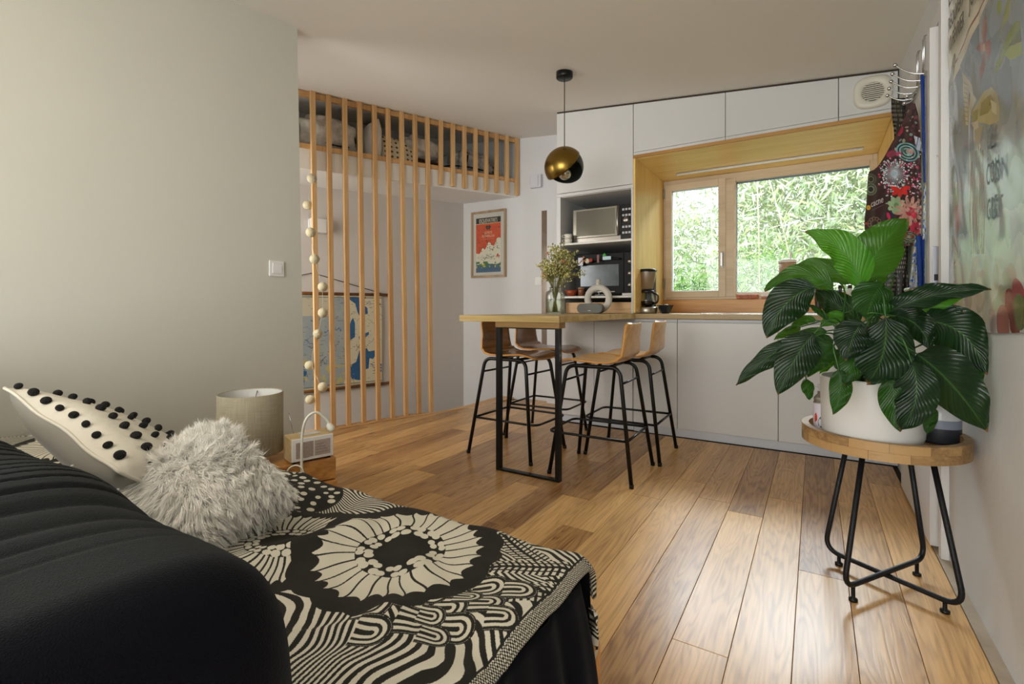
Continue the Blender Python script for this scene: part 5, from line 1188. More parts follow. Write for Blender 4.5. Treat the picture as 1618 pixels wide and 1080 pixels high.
tag(MB().bbox((.404, 2.425, .0), (.4295, 2.468, 2.13), .003).build('trim_5', mat('door_paint', '#d9d8d8', .5)), 'white upright of the door frame', None, None, 'structure')
tag(MB().bbox((.41, 2.468, 2.075), (.4295, 3.35, 2.13), .003).build('trim_6', mat('door_paint', '#d9d8d8', .5)), 'white head of the door frame', None, None, 'structure')
# hook rack
hk = thing('hook_rack', 'chrome wire over-door hook rack with ball-tipped prongs', 'hook rack', (.385, 2.7, 2.06))
for y in (2.595, 2.735):
    MB().tube(corner([(.424, y, 2.03), (.424, y, 2.068), (.380, y, 2.068), (.380, y, 1.90)], .006), .0028, 8).build('hanger_bracket', M_chrome, hk)
    MB().tube(corner([(.424, y+.028, 2.03), (.424, y+.028, 2.068), (.380, y+.028, 2.068), (.380, y+.028, 1.90)], .006), .0028, 8).build('hanger_bracket', M_chrome, hk)
MB().tube([(.378, 2.545, 1.90), (.378, 2.93, 1.90)], .004, 8).build('hanger_bar', M_chrome, hk)
roots = [(2.575, 1.905), (2.64, 1.903), (2.70, 1.90), (2.77, 1.90), (2.84, 1.90)]; tips = [(1414, 103), (1410, 117), (1408, 129), (1405, 140), (1402, 151)]
for (y, z), (u, v) in zip(roots, tips):
    t_ = cos(TH)*y-sin(TH)*.30; e = at(u, v, t_+.02); s0 = Vector((.378, y, z)); md = (s0+e)/2-Z*.018
    MB().tube(smooth_path([s0, md, e], 3), .003, 8).ball(e, .0085, 7).build('prong', M_chrome, hk)
for (y, u, v) in ((2.66, 1433, 152), (2.80, 1429, 163)):
    e = at(u, v, cos(TH)*y-sin(TH)*.34); s0 = Vector((.378, y, 1.89)); MB().tube(smooth_path([s0, (s0+e)/2-Z*.012, e], 3), .003, 8).ball(e, .0085, 7).build('short_prong', M_chrome, hk)
# tote bag ---------------------------------------------------------------
bc = Canvas(560, 1360, '#33191f', (1360, 160, 1465, 392)); R = random.Random(21)
X, Y = bc.X, bc.Y; nz = vnoise(X, Y, .09, 5)
bc.mask((nz > .56) & (X > 1405-(Y-250)*.1) & (Y < 300), '#4d2a33')
for _ in range(90): bc.ell(R.uniform(1405, 1462), R.uniform(165, 300), R.uniform(1, 3.4), R.uniform(1, 2.6), R.choice(['#8c8f84', '#5a2a36', '#a33a5a', '#7d1f33', '#6f8a86', '#c9b4a8']), R.uniform(0, 3), .9)
for k, c in enumerate(['#6fa7ac', '#24262c', '#7fb4b6', '#24262c', '#86b9bb', '#2b3a33', '#7fae9e']): bc.ell(1434, 240, 19-k*2.6, 14-k*2, c, .4)
for _ in range(12): bc.ell(R.uniform(1400, 1440), R.uniform(190, 250), R.uniform(3, 7), R.uniform(2, 4), R.choice(['#7f9f9a', '#a3365a', '#51706c', '#a88d86', '#9aa394']), R.uniform(0, 3))
bc.ell(1421, 205, 6, 9, '#9a1f3a', .3); bc.ell(1408, 243, 8, 5, '#8e2f4e', -.4)
for k in range(34):                       # pale blue starburst
    a = 2*pi*k/34; r = R.uniform(15, 23); bc.line([(1413+cos(a)*3, 274+sin(a)*3), (1413+cos(a)*r, 274+sin(a)*r)], .8, '#b7c6d2'); bc.ell(1413+cos(a)*r, 274+sin(a)*r, 1.5, 1.5, '#c8d3dc')
bc.ell(1413, 274, 4, 4, '#9ab0c0')
for _ in range(190):
    a = R.uniform(0, 6.28); r = R.gauss(30, 9); x, y = 1418+cos(a)*r, 278+sin(a)*r*.9
    if 1388 < x < 1462 and y > 235: bc.ell(x, y, R.uniform(.8, 1.7), R.uniform(.8, 1.5), R.choice(['#c9d0d4', '#d23a6a', '#b8c2c8', '#c2447a', '#e2dcdc']))
bc.ell(1376, 283, 9, 9, '#55564a'); bc.ell(1376, 283, 7, 7, '#2e2a24'); bc.ell(1376, 283, 5.5, 5.5, '#6b6a58'); bc.ell(1376, 283, 3.6, 3.6, '#2a2622')
bc.ell(1376, 299, 9.5, 9.5, '#66705c'); bc.ell(1376, 299, 7.5, 7.5, '#2d2b26'); bc.ell(1376, 299, 6, 6, '#7b8570'); bc.ell(1376, 299, 4, 4, '#2a2824')
for a, r in ((-.3, 14), (.5, 12), (2.6, 12), (3.4, 13), (1.6, 10)): bc.ell(1422+cos(a)*r*.6, 300+sin(a)*r*.6, r*.6, 3.4, '#c4231d', a)
bc.flower(1416, 324, 14, 8, '#93b08a', '#6d9068', .3, .6)
bc.flower(1438, 334, 24, 13, '#b98c80', '#a37068', .1, .42); bc.ell(1438, 334, 7, 7, '#b12440'); bc.ell(1445, 340, 5, 5, '#c82e50'); bc.ell(1434, 331, 3.5, 3.5, '#d4a49a')
for _ in range(26): bc.ell(1438+R.gauss(0, 9), 334+R.gauss(0, 9), 1, 2.2, '#8e5a54', R.uniform(0, 3))
bc.ell(1404, 341, 2.6, 6, '#c2245a', -.3); bc.ell(1410, 341, 3, 6.5, '#1c1d3e', -.3)
for k in range(11): a = 2*pi*k/11; bc.ell(1382+cos(a)*8.5, 353+sin(a)*8, 3, 3, '#8d7a64'); bc.ell(1382+cos(a)*8.5, 353+sin(a)*8, 2.1, 2.1, '#33191f')
bc.ell(1382, 353, 6, 6, '#5d4a40'); bc.ell(1382, 353, 4.5, 4.5, '#2d1a1c'); bc.ell(1368.5, 353, 2.2, 2.2, '#b2452c')
bc.flower(1448, 361, 11, 9, '#a8223e', '#6e1426', 0, .7); bc.ell(1430, 358, 6, 8, '#bf2436', .5)
for k, c in enumerate(['#6f8274', '#2d2f2a', '#86978a', '#3b4038', '#8d9c90']): bc.ell(1437, 374, 15-k*2.6, 9-k*1.6, c, .1)
for _ in range(150): bc.ell(R.uniform(1405, 1460), R.uniform(366, 392), R.uniform(.8, 2.4), R.uniform(.6, 1.6), R.choice(['#6e2a22', '#8a7458', '#a0302a', '#4a3326', '#5f7a6c', '#93553a']), R.uniform(0, 3))
for _ in range(90): bc.ell(R.uniform(1450, 1463), R.uniform(290, 380), R.uniform(.8, 2), R.uniform(1, 2.4), R.choice(['#8d8f86', '#4c3a40', '#b0a69c', '#9c2a48']), R.uniform(0, 3))
bc.ell(1372.3, 327.8, 3.4, 3.8, '#d2a42e'); bc.ell(1372.3, 327.8, 1.3, 1.6, '#b98a30')
for k in range(9): bc.line([(1378+k*2.1, 332-k*1.0), (1379.3+k*2.1, 331.4-k*1.0)], .9, '#6d5a5c')
bag_img = bc.image('bag_print')
bag = thing('tote_bag', 'burgundy shopping bag printed with flowers hanging from the hook rack', 'bag', tuple(at(1430, 170, 2.2)))
def bag_t(u): return 2.42-.40*max(0, min(1, (u-1366)/92))
def bag_l(v):      # left silhouette
    P_ = [(163, 1438), (175, 1434), (200, 1425), (230, 1408), (252, 1396), (266, 1386), (271, 1373), (280, 1371), (300, 1370), (320, 1369), (345, 1366), (362, 1366), (374, 1370), (388, 1384)]
    for (a, x), (b_5, y) in zip(P_, P_[1:]):
        if a <= v <= b_5: return x+(y-x)*(v-a)/(b_5-a)
    return P_[-1][1]
def bag_r(v):
    P_ = [(163, 1446), (185, 1452), (220, 1455), (260, 1457), (300, 1458), (350, 1459), (375, 1456), (388, 1447)]
    for (a, x), (b_5, y) in zip(P_, P_[1:]):
        if a <= v <= b_5: return x+(y-x)*(v-a)/(b_5-a)
    return P_[-1][1]
def bagp(a, b_5, side):
    v = 163+225*b_5; l, r = bag_l(v), bag_r(v); u = l+(r-l)*a
    bul = (4*a*(1-a))**.6*(.035 if v > 255 else .016)*min(1, (1-b_5)*7+.15)
    t = bag_t(u)-side*bul+.006*sin(u*.35+v*.05)+.004*sin(v*.2)
    p = at(u, v+ (0), t); p.x = min(p.x, .374); return p
m = MB(); m.grid(lambda a, b_5: bagp(a, b_5, 1), 28, 50)
for i in list(m.uv):
    a, b_5 = m.uv[i]; v = 163+225*b_5; u = bag_l(v)+(bag_r(v)-bag_l(v))*a; m.uv[i] = ((u-1360)/105, 1-(v-160)/232)
m.build('bag_front', img_mat('bag_fabric', bag_img, .65, bump=.2, bscale=30), bag)
m = MB(); m.grid(lambda a, b_5: bagp(a, b_5, -.4), 16, 30, uv=False, flip=True); m.build('bag_back', mat('bag_lining', '#3a2026', .8), bag)
ep = [bagp(0, k/24, 1) for k in range(13)]; MB().tube(ep, .003, 6).build('bag_handle', mat('bag_piping', '#4a1522', .6), bag)
cf_ = bpy.data.curves.new('lettering', 'FONT'); cf_.body = 'cache'; cf_.size = .052; cf_.extrude = .0003; fo = bpy.data.objects.new('lettering', cf_); COL.objects.link(fo); fo.parent = bag
def place_on(fo, o, xd, yd, par):
    xd = xd.normalized(); nz_ = xd.cross(yd).normalized(); yd = nz_.cross(xd); M_ = Matrix((xd, yd, nz_)).transposed().to_4x4(); M_.translation = o-parent_world(par); fo.matrix_local = M_
def bagpx(u, v, dt=-.016):
    a = (u-bag_l(v))/(bag_r(v)-bag_l(v)); p = bagp(a, (v-163)/225, 1); return p-(p-Vector((0, 0, CAM_H))).normalized()*abs(dt)
place_on(fo, bagpx(1376, 327.5), bagpx(1397, 318)-bagpx(1376, 327), bagpx(1376, 318)-bagpx(1376, 327), bag); cf_.materials.append(mat('bag_text', '#c9bfc0', .6)); k_ = (bagpx(1397, 318)-bagpx(1376, 327)).length/.125; cf_.size *= k_
# tissue inside the bag mouth
MB().grid(lambda a, b_5: at(1444+a*10+b_5*4, 214+b_5*22+a*4, 2.02+.01*sin(a*9+b_5*7)), 8, 10, uv=False).build('tissue', mat('tissue_white', '#b7bcc8', .7), bag)
# tweed cloth
tw_img = Canvas(400, 400, '#0f0f11', (0, 0, 1, 1)); R = random.Random(9)
X, Y = tw_img.X, tw_img.Y
tw_img.mask((np.sin(X*2*pi*22+np.floor(Y*46)*2.4) > .25) & (np.sin(Y*2*pi*46) > -.1) & (vnoise(X, Y, 9, 3) > .40), '#a59c8b')
tm = img_mat('tweed_fabric', tw_img.image('tweed_weave'), .9, bump=.3, bscale=200)
tcx = thing('tweed_cloth', 'black and cream tweed cloth hanging below the tote bag', 'cloth', tuple(at(1425, 160, 2.35)))
def twf(a, b_5):
    v = 155+b_5*325; l = 1409 if v < 175 else (1409+(v-175)*.10 if v < 300 else 1421-(v-300)*.17); l = max(l, 1396); r = 1452 if v < 440 else 1440
    if v < 190: r = 1430
    u = l+(r-l)*a; t = 2.62-.36*a+.02*sin(a*15+v*.03); p = at(u, v, t); p.x = min(p.x, .362+.01*sin(a*9)); return p
MB().grid(twf, 24, 50).build('cloth_body', tm, tcx, solid=.004)
# blue apron
ap = thing('blue_apron', 'folded blue apron with white and yellow print hanging against the door', 'apron', tuple(at(1460, 120, 1.98)))
M_blue = mat('apron_blue', '#1a3f8c', .85, bump=.2, bscale=60)
def apf(l0, r0, l1, r1, v0, v1, t0=2.0, t1=2.0, f=9):
    def fn(a, b_5):
        v = v0+(v1-v0)*b_5; l = l0+(l1-l0)*b_5; r = r0+(r1-r0)*b_5; u = l+(r-l)*a; t = t0+(t1-t0)*b_5+.02*(1-a); p = at(u, v, t-.008*sin(a*f)); p.x = min(p.x, .377); return p
    return fn
MB().grid(apf(1455, 1463, 1460, 1468, 118, 292, 1.99, 1.97), 6, 30, uv=False).build('apron_strap', M_blue, ap, solid=.004)
MB().grid(apf(1448, 1467, 1452, 1468, 372, 480, 1.99, 1.99), 8, 30, uv=False).build('apron_skirt', M_blue, ap, solid=.004)
pc_ = Canvas(120, 600, '#b9bfc6', (0, 0, 1, 5)); R = random.Random(4)
for _ in range(120): pc_.ell(R.random(), R.uniform(0, 5), R.uniform(.04, .16), R.uniform(.05, .2), R.choice(['#2f62b4', '#7fa0cc', '#d8dadc', '#2f62b4', '#d2b93a']), R.uniform(0, 3))
MB().grid(apf(1460, 1467, 1458, 1468, 288, 378, 1.965, 1.965), 6, 20).build('apron_bib', img_mat('apron_print', pc_.image('apron_print'), .8), ap, solid=.003)
MB().grid(apf(1446, 1456, 1434, 1448, 378, 475, 2.02, 2.03), 6, 24).build('apron_lining', img_mat('apron_print2', bpy.data.images['apron_print'], .8), ap, solid=.003)
# ------------------------------------------------------------------ large exhibition poster on the right wall
def PW(u, v):      # photo point -> (distance along the wall, height)
    r = (u-809)/F_PX; dx = -sin(TH)+cos(TH)*r; t = .428/dx; return ((cos(TH)+sin(TH)*r)*t, CAM_H+(Y_H-v)/F_PX*t)
YL, YR, ZT, ZB = 2.400, 1.30, 2.24, .90
pcv = Canvas(880, 1072, '#7d8b95', (YL, ZT, YR, ZB)); X, Y = pcv.X, pcv.Y; nz = vnoise(X, Y, 4, 8, 4)
pcv.mask(nz > .5, '#8793a0', .6); pcv.mask(nz > .62, '#97a3ab', .6); pcv.mask(nz < .38, '#64737f', .6)
Yt = np.clip((1.28-Y)/.3, 0, 1); nz2 = vnoise(X*3, Y*.8, 6, 9, 4)
for th_, c in ((.25, '#a9b1b6'), (.5, '#b8bcbc'), (.75, '#c3c3be')): pcv.mask(Yt*(.6+.8*nz2) > th_, c, .7)
pp_ = lambda L_: [PW(1480+x/4.32, y/4.32) for x, y in L_]
def pol(L_, c, al=1): pcv.poly(pp_(L_), c, al)
# cream notice band with its slanting lower edge
pcv.poly([(YL, 1.755), (YL, ZT), (YR, ZT), (YR, 1.93), (1.918, 1.838)], '#cfc9b4')
for pts, c in [([(440, 0), (462, 0), (455, 70), (440, 110), (428, 60)], '#7f8f3d'), ([(490, 0), (525, 0), (520, 90), (480, 160), (450, 220), (462, 130)], '#7d8c3a'),
               ([(596, 130), (550, 150), (500, 230), (460, 340), (425, 420), (410, 515), (440, 470), (470, 385), (530, 340), (596, 310)], '#74853a'), ([(596, 250), (530, 300), (480, 370), (520, 405), (596, 370)], '#8f9c4c'), ([(596, 190), (540, 260), (500, 320), (596, 280)], '#4f5e2c')]: pol(pts, c)
for pts, c in [([(355, 95), (368, 160), (360, 270), (338, 285), (330, 220), (340, 150)], '#8a4336'), ([(300, 290), (330, 270), (345, 300), (330, 350), (295, 345), (285, 330)], '#9a4a3c'), ([(350, 290), (385, 262), (392, 330), (378, 410), (366, 370), (350, 340)], '#96463a'), ([(335, 350), (350, 370), (340, 470), (318, 555), (305, 490), (318, 420)], '#7a3a30'), ([(338, 295), (352, 295), (350, 345), (338, 345)], '#b99a3c')]: pol(pts, c)
pol([(185, 485), (232, 550), (262, 600), (285, 680), (255, 760), (240, 860), (212, 850), (205, 720), (190, 600)], '#b5ae94'); pol([(232, 620), (243, 640), (232, 850), (224, 850)], '#4c493c')
for k in range(9): pol([(196+k*1, 560+k*32), (238, 590+k*30), (238, 594+k*30), (196+k*1, 566+k*32)], '#7f7a64')
pol([(256, 380), (268, 480), (285, 590), (310, 640), (300, 690), (262, 640), (246, 560)], '#5a5d55')
pol([(300, 690), (340, 620), (385, 592), (430, 630), (455, 720), (450, 820), (380, 850), (300, 830), (255, 780)], '#a39c74'); pol([(320, 700), (380, 640), (410, 700), (360, 770), (310, 790)], '#7c7644'); pol([(270, 760), (300, 740), (300, 810), (270, 830)], '#7a7648'); pol([(380, 680), (430, 700), (430, 780), (390, 760)], '#c3bd9c')
q = lambda L_: [PW(*p) for p in L_]
pcv.poly(q([(1533, 195), (1550, 190), (1556, 260), (1560, 400), (1538, 400), (1534, 300)]), '#b3ada0')
for k in range(9): pcv.line(q([(1535+k*2.6, 215+k*3), (1537+k*2.4, 260), (1536+k*3.0, 330), (1538+k*2.6, 398)]), .012, '#4a4842', .85)
pcv.poly(q([(1536, 190), (1544, 200), (1542, 235), (1534, 240)]), '#3c3a40'); pcv.poly(q([(1546, 205), (1556, 196), (1553, 225), (1545, 240)]), '#8f8778')
for k in range(22): x_ = 2.375-k*.020; pcv.line([(x_, 1.815+k*.0022), (x_-.011, 1.8165+k*.0022)], .010, '#8a3a34')
# left edge foliage and lower blossoms
for (u, v, a, c) in [(1505, 125, .8, '#5b5f4a'), (1509, 110, .5, '#6a6f4c'), (1512, 215, .2, '#556048'), (1508, 285, .3, '#5f6a3c'), (1512, 310, .3, '#6f7c3a'), (1517, 318, .2, '#7a8446'), (1508, 335, .3, '#4a5632'), (1513, 350, .2, '#8a4238'), (1517, 345, .2, '#9c4f44'), (1512, 375, .1, '#7c3a34'), (1507, 395, .2, '#54603c'), (1514, 400, .2, '#8a5048')]:
    x, y = PW(u, v); pcv.ell(x, y, .022, .055, c, a)
R = random.Random(8)
for _ in range(46):
    u, v = R.uniform(1510, 1612), R.uniform(425, 520); x, y = PW(u, v)
    if y < .9: continue
    pcv.ell(x, y, R.uniform(.02, .05), R.uniform(.02, .07), R.choice(['#a98b88', '#b7a79c', '#9aa186', '#a3706c', '#8d9a7a', '#c4bdb0']), R.uniform(0, 3), .55)
for (u, v, c) in [(1600, 480, '#8c3a3c'), (1612, 465, '#a04c50'), (1608, 500, '#7c3034'), (1590, 505, '#9a6058'), (1616, 490, '#6d6e48')]:
    x, y = PW(u, v); pcv.ell(x, y, .05, .035, c, .6)
# block lettering stack of the poster title (dark outlined capitals)
wp = thing('exhibition_poster', 'large glossy blue-grey museum poster with a winged creature on the right wall', 'poster', (.428, 1.85, .9))
def ppt(u, v):
    y = YL+(YR-YL)*u; z = ZB+(ZT-ZB)*v; wav = .003*sin(u*17+v*5)+.002*sin(v*23-u*9)+.0015*sin(u*40+v*31)
    if v < .08: wav += .006*(1-v/.08)*abs(sin(u*5+1))
    return Vector((.4285-.0035-abs(wav)*.9, y-.012*sin(v*5.5)*(1 if u < .02 else 0), z-(.02*sin(u*4) if v < .02 else 0)))
m = MB(); m.grid(ppt, 90, 100)
m.build('poster_sheet', img_mat('poster_gloss', pcv.image('poster_print'), .24, bump=.16, bscale=9, bdist=.012, coat=.3), wp)
def txt(body, size, y, z, col, par, xs=.62, x=.4165, bold=.0006, nm_='lettering'):
    c = bpy.data.curves.new(nm_, 'FONT'); c.body = body; c.size = size; c.extrude = .0002; c.offset = bold; c.materials.append(mat('ink_'+col[1:], col, .5)); o = bpy.data.objects.new(nm_, c); COL.objects.link(o); o.parent = par
    o.rotation_euler = (pi/2, 0, -pi/2); o.location = Vector((x, y, z))-parent_world(par); o.scale = (xs, 1, 1); return o
txt('LES', .085, 2.375, 2.055, '#3d3a32', wp, .9); txt('R\u00c9OUVERTURE', .070, 2.375, 1.965, '#3d3a32', wp, .62); txt('10 F\u00c9VRIER', .075, 2.375, 1.885, '#3d3a32', wp, .62); txt('JUIN', .095, 2.09, 1.900, '#3d3a32', wp, .6)
txt('LE', .085, 1.90, 1.40, '#5a6a76', wp, .6); txt('CON', .085, 1.905, 1.30, '#5a6a76', wp, .6); txt('GRE', .085, 1.90, 1.20, '#5a6a76', wp, .6)
# ------------------------------------------------------------------ framed poster on the kitchen wall
fp = thing('framed_poster', 'framed orange and cream butterfly poster with a black title band', 'picture', (-3.065, 4.46, 1.66))
fx0, fx1, fz0, fz1 = -3.300, -2.835, 1.292, 2.030; yw = 4.459; fw2 = .024; fmw = wood('picture_frame_oak', '#8f7557', '#b59a7b', axis=2, ring=2, rand=.05)
for (a, b_6, c, d) in ((fx0, fx0+fw2, fz0, fz1), (fx1-fw2, fx1, fz0, fz1), (fx0+fw2, fx1-fw2, fz0, fz0+fw2), (fx0+fw2, fx1-fw2, fz1-fw2, fz1)): MB().bbox((a, yw-.022, c), (b_6, yw, d), .0015).build('frame_side', fmw, fp)
MB().box((fx0+fw2, yw-.008, fz0+fw2), (fx1-fw2, yw-.004, fz1-fw2)).build('mount', mat('mount_card', '#ccc9bf', .8), fp)
c = Canvas(280, 560, '#cf5226', (0, 0, 1, 2)); X, Y = c.X, c.Y; R = random.Random(3)
c.mask(vnoise(X, Y, 6, 2) > .55, '#c4481f', .6)
hill = 1.28-.25*np.clip((X-.15)*2.2, 0, 1)-.20*np.exp(-((X-.52)/.10)**2)-.14*np.exp(-((X-.27)/.07)**2)-.28*np.clip((X-.74)*9, 0, 1)+.05*vnoise(X, Y, 14, 4)
c.mask(Y > hill, '#d9d6c0')
c.mask(Y > 1.68+.04*vnoise(X, Y, 8, 5), '#3f6580'); c.mask((Y > 1.60) & (Y < 1.80) & (vnoise(X, Y, 11, 6) > .52), '#3f6a3a'); c.mask((Y > 1.70) & (Y < 1.84) & (vnoise(X, Y, 9, 7) > .66), '#b9b53a')
for _ in range(70): c.ell(R.uniform(.03, .97), R.uniform(.35, 1.25), R.uniform(.008, .02), R.uniform(.012, .03), R.choice(['#2b4a5c', '#3c5a3a', '#27333c', '#6d8a3a', '#31628a', '#7d2f1c']), R.uniform(0, 3))
for _ in range(60): c.ell(R.gauss(.45, .22), R.gauss(1.45, .05), R.uniform(.01, .04), R.uniform(.004, .012), R.choice(['#3a3d40', '#5b5f60', '#2a2c30', '#9c8c74']), R.uniform(-.5, .5))
c.ell(.87, 1.40, .03, .07, '#b8452a', .4); c.ell(.93, 1.43, .03, .03, '#c04f30')
for sx in (-1, 1): c.ell(.5+sx*.055, .34, .06, .05, '#1e2b26', sx*.9); c.ell(.5+sx*.04, .41, .035, .035, '#1e2b26')
c.poly([(0, 0), (1, 0), (1, .205), (0, .205)], '#23261f'); c.poly([(0, .205), (1, .205), (1, .222), (0, .222)], '#d9cfae')
for k in range(16): c.line([(.27+k*.028, .785), (.288+k*.028, .785)], .008, '#e3c2a2')
px0, px1, pz0, pz1 = -3.235, -2.905, 1.350, 1.955
MB().add([(px0, yw-.0095, pz0), (px1, yw-.0095, pz0), (px1, yw-.0095, pz1), (px0, yw-.0095, pz1)], [(0, 1, 2, 3)], False, [(0, 0), (1, 0), (1, 1), (0, 1)]).build('print_sheet', img_mat('butterfly_print', c.image('butterfly_print'), .6), fp)
def txt2(body, size, x, z, col, par, xs, y=yw-.0105, al='CENTER', bold=.0005):
    c = bpy.data.curves.new('lettering', 'FONT'); c.body = body; c.size = size; c.offset = bold; c.align_x = al; c.extrude = .0001; c.materials.append(mat('ink_'+col[1:], col, .5)); o = bpy.data.objects.new('lettering', c); COL.objects.link(o); o.parent = par
    o.rotation_euler = (pi/2, 0, 0); o.location = Vector((x, y, z))-parent_world(par); o.scale = (xs, 1, 1)
txt2("ESQUEVATIRE'S", .058, -3.07, 1.902, '#d9d3bd', fp, .62); txt2('LE PAYS', .040, -3.07, 1.775, '#e3c2a2', fp, .75); txt2('DE PAPILLON', .038, -3.07, 1.737, '#e3c2a2', fp, .75)
MB().box((fx0+fw2, yw-.0135, fz0+fw2), (fx1-fw2, yw-.012, fz1-fw2)).build('picture_glass', glass('picture_glass', (1, 1, 1), 0, .5), fp)
# ------------------------------------------------------------------ school map on the stair wall
mpg = thing('wall_map', 'vintage school wall map with blue seas hanging from wooden rods', 'map', (-3.93, 2.9, .2))
Tm = Vector((.2940, .9558, 0)); Nm = Vector((.9558, -.2940, 0)); Om = Vector((W_x(3.49), 3.49, 0))+Nm*.012   # right edge of the sheet
WM = 1.36
c = Canvas(1000, 660, '#d4ceb2', (-515, 200, 45+510, 850)); X, Y = c.X, c.Y
# drawing coordinates: right half x 45..555 as in the close-up
nz = vnoise(X, Y, .012, 3, 4); c.mask((X < 262+40*(nz-.5)) & (Y > 215), '#98a3a6'); c.mask((X < 262) & (nz > .55), '#a3aba6', .7); c.mask((X < 150) & (Y < 345) & (Y > 215), '#c2bda6')
SEA = '#2f6390'
for pts in [[(280, 210), (340, 210), (385, 215), (395, 260), (435, 290), (440, 330), (400, 345), (375, 355), (355, 320), (340, 260), (300, 235)],
            [(320, 360), (335, 400), (335, 500), (290, 525), (262, 530), (265, 480), (290, 420), (305, 380)], [(365, 500), (445, 465), (448, 485), (420, 505), (370, 520)],
            [(370, 600), (430, 585), (445, 610), (500, 605), (503, 640), (480, 668), (452, 660), (445, 735), (400, 745), (410, 790), (400, 820), (345, 810), (310, 800), (285, 740), (268, 720), (300, 700), (345, 680)], [(55, 820), (150, 855), (110, 880), (55, 882)]]: c.poly(pts, SEA)
for pts in [[(-515, 560), (-380, 600), (-300, 760), (-420, 850), (-515, 850)], [(-515, 215), (-420, 215), (-380, 330), (-450, 420), (-515, 400)], [(-100, 700), (-20, 720), (-40, 800), (-140, 790)]]: c.poly(pts, SEA)
c.mask((vnoise(X, Y, .03, 6, 3) > .66) & (Y > 600) & (X < 330), '#c3b56a', .8)
R = random.Random(14)
for _ in range(46):
    x, y = R.uniform(-480, 540), R.uniform(230, 830); pts = [(x, y)]
    for k in range(14): x += R.uniform(-4, 14); y += R.uniform(-12, 12); pts.append((x, y))
    c.line(pts, R.choice([1.6, 2.4, 3.4]), R.choice(['#24282e', '#24282e', '#4b6f96', '#3d5f88', '#3b3b3b']))
for _ in range(260): x, y = R.uniform(-500, 540), R.uniform(225, 830); c.line([(x, y), (x+R.uniform(8, 30), y+R.uniform(-1, 1))], 2, '#3a3a38', .8)
c.ell(415, 215, 8, 7, '#1c1c1c'); c.ell(527, 212, 8, 7, '#1c1c1c')
for k in range(3): c.poly([(533, 708+k*22), (553, 708+k*22), (553, 724+k*22), (533, 724+k*22)], '#2f62a0')
for k in range(5): c.line([(480, 695+k*20), (525, 694+k*20)], 2.5, '#3a3a38')
c.mask(Y > 838, '#b9b397'); c.mask(np.abs(Y-832) < 2, '#4a4a46'); c.mask(np.abs(Y-216) < 2, '#4a4a46')
ztop, zbot = 1.075, .205
def mpt(u, v): return Om-Tm*WM*(1-u)+Z*(zbot+(ztop-zbot)*v)+Nm*(.006*sin(v*3.1)+.002*sin(u*20))
m = MB(); m.grid(mpt, 30, 20); m.build('map_sheet', img_mat('map_paper', c.image('map_print'), .6), mpg)
rodm = mat('map_rod', '#7a4f22', .5, var=.2, vscale=20)
for z, e in ((ztop+.012, .075), (zbot-.010, .085)):
    a = Om+Tm*e+Z*z+Nm*.004; b_7 = Om-Tm*(WM+e)+Z*z+Nm*.004; MB().tube([a, b_7], .0145, 10).build('map_rod', rodm, mpg)
apx = Om-Tm*(WM/2)+Z*1.275; MB().tube([Om+Tm*.02+Z*(ztop+.02), apx, Om-Tm*(WM+.02)+Z*(ztop+.02)], .0035, 6).build('hanging_cord', mat('map_cord', '#4f3d33', .8), mpg); MB().ball(apx+Nm*.002, .009, 6).build('nail', M_steel, mpg)
# small white box on the stair wall
bxp = thing('wall_box', 'small white electrical box high on the stair wall behind the first slats', 'box', tuple(Vector((W_x(2.87), 2.87, 1.72))))
P0 = Vector((W_x(2.87), 2.87, 0)); m = MB(); m.prism([(p.x, p.y) for p in (P0-Tm*.07+Nm*.002, P0+Tm*.07+Nm*.002, P0+Tm*.07+Nm*.09, P0-Tm*.07+Nm*.09)][::-1], 1.64, 1.765); m.build('box_body', M_white, bxp, bevel=.004)
# ------------------------------------------------------------------ string of ball lights on the first slat
sl = thing('string_lights', 'string of cream cotton ball lights wound round the leftmost slat', 'string lights', tuple(Lp(2.40, -.05, 1.9)))
balls = [(493, 282, 1), (486, 324, 0), (491, 367, 1), (497, 409, 1), (510, 453, 1), (510, 494, 1), (502, 527, 0), (489, 577, 0), (510, 611, 1), (490, 631, 0)]
M_ball = mat('cotton_ball', '#cfc6a6', .85, bump=.6, bscale=70, var=.06, vscale=30); pb = []
for (u, v, f) in balls:
    p = at(u, v, 3.62 if f else 3.80); pb.append(p); MB().ball((0, 0, 0), .0355, 12).build('ball_shade', M_ball, None)
    o = bpy.data.objects[-1] if False else [q for q in COL.objects if q.name.startswith('ball_shade')][-1]; o.parent = sl; o.location = p-parent_world(sl)
MB().tube(smooth_path([at(500, 262, 3.66)]+pb, 2), .0018, 5).build('light_cable', mat('string_cable', '#bdb7a4', .6), sl)
# ------------------------------------------------------------------ things stored on the loft
def blob(par, name, c0, ax, m_, seed=0, e=.7, nz_=.10, n=22):
    R_ = random.Random(seed); f = [R_.uniform(2, 5) for _ in range(6)]; ph = [R_.uniform(0, 6) for _ in range(6)]; m = MB(); vs = []
    for i in range(n+1):
        for k in range(2*n):
            th, fi = pi*i/n, 2*pi*k/(2*n); d = Vector((sin(th)*cos(fi), sin(th)*sin(fi), cos(th))); g = lambda q: abs(q)**e*(1 if q > 0 else -1)
            kk = 1+nz_*(sin(d.x*f[0]*2+ph[0])*sin(d.y*f[1]*2+ph[1])+.7*sin(d.z*f[2]*3+ph[2]+d.x*4)+.4*sin(d.y*f[3]*4+d.z*6+ph[3]))
            vs.append(Vector(c0)+(ax[0]*g(d.x)+ax[1]*g(d.y)+ax[2]*g(d.z))*kk)
    fs = [(i*2*n+k, (i+1)*2*n+k, (i+1)*2*n+(k+1) % (2*n), i*2*n+(k+1) % (2*n)) for i in range(n) for k in range(2*n)]
    return m.add(vs, fs, True).build(name, m_, par)
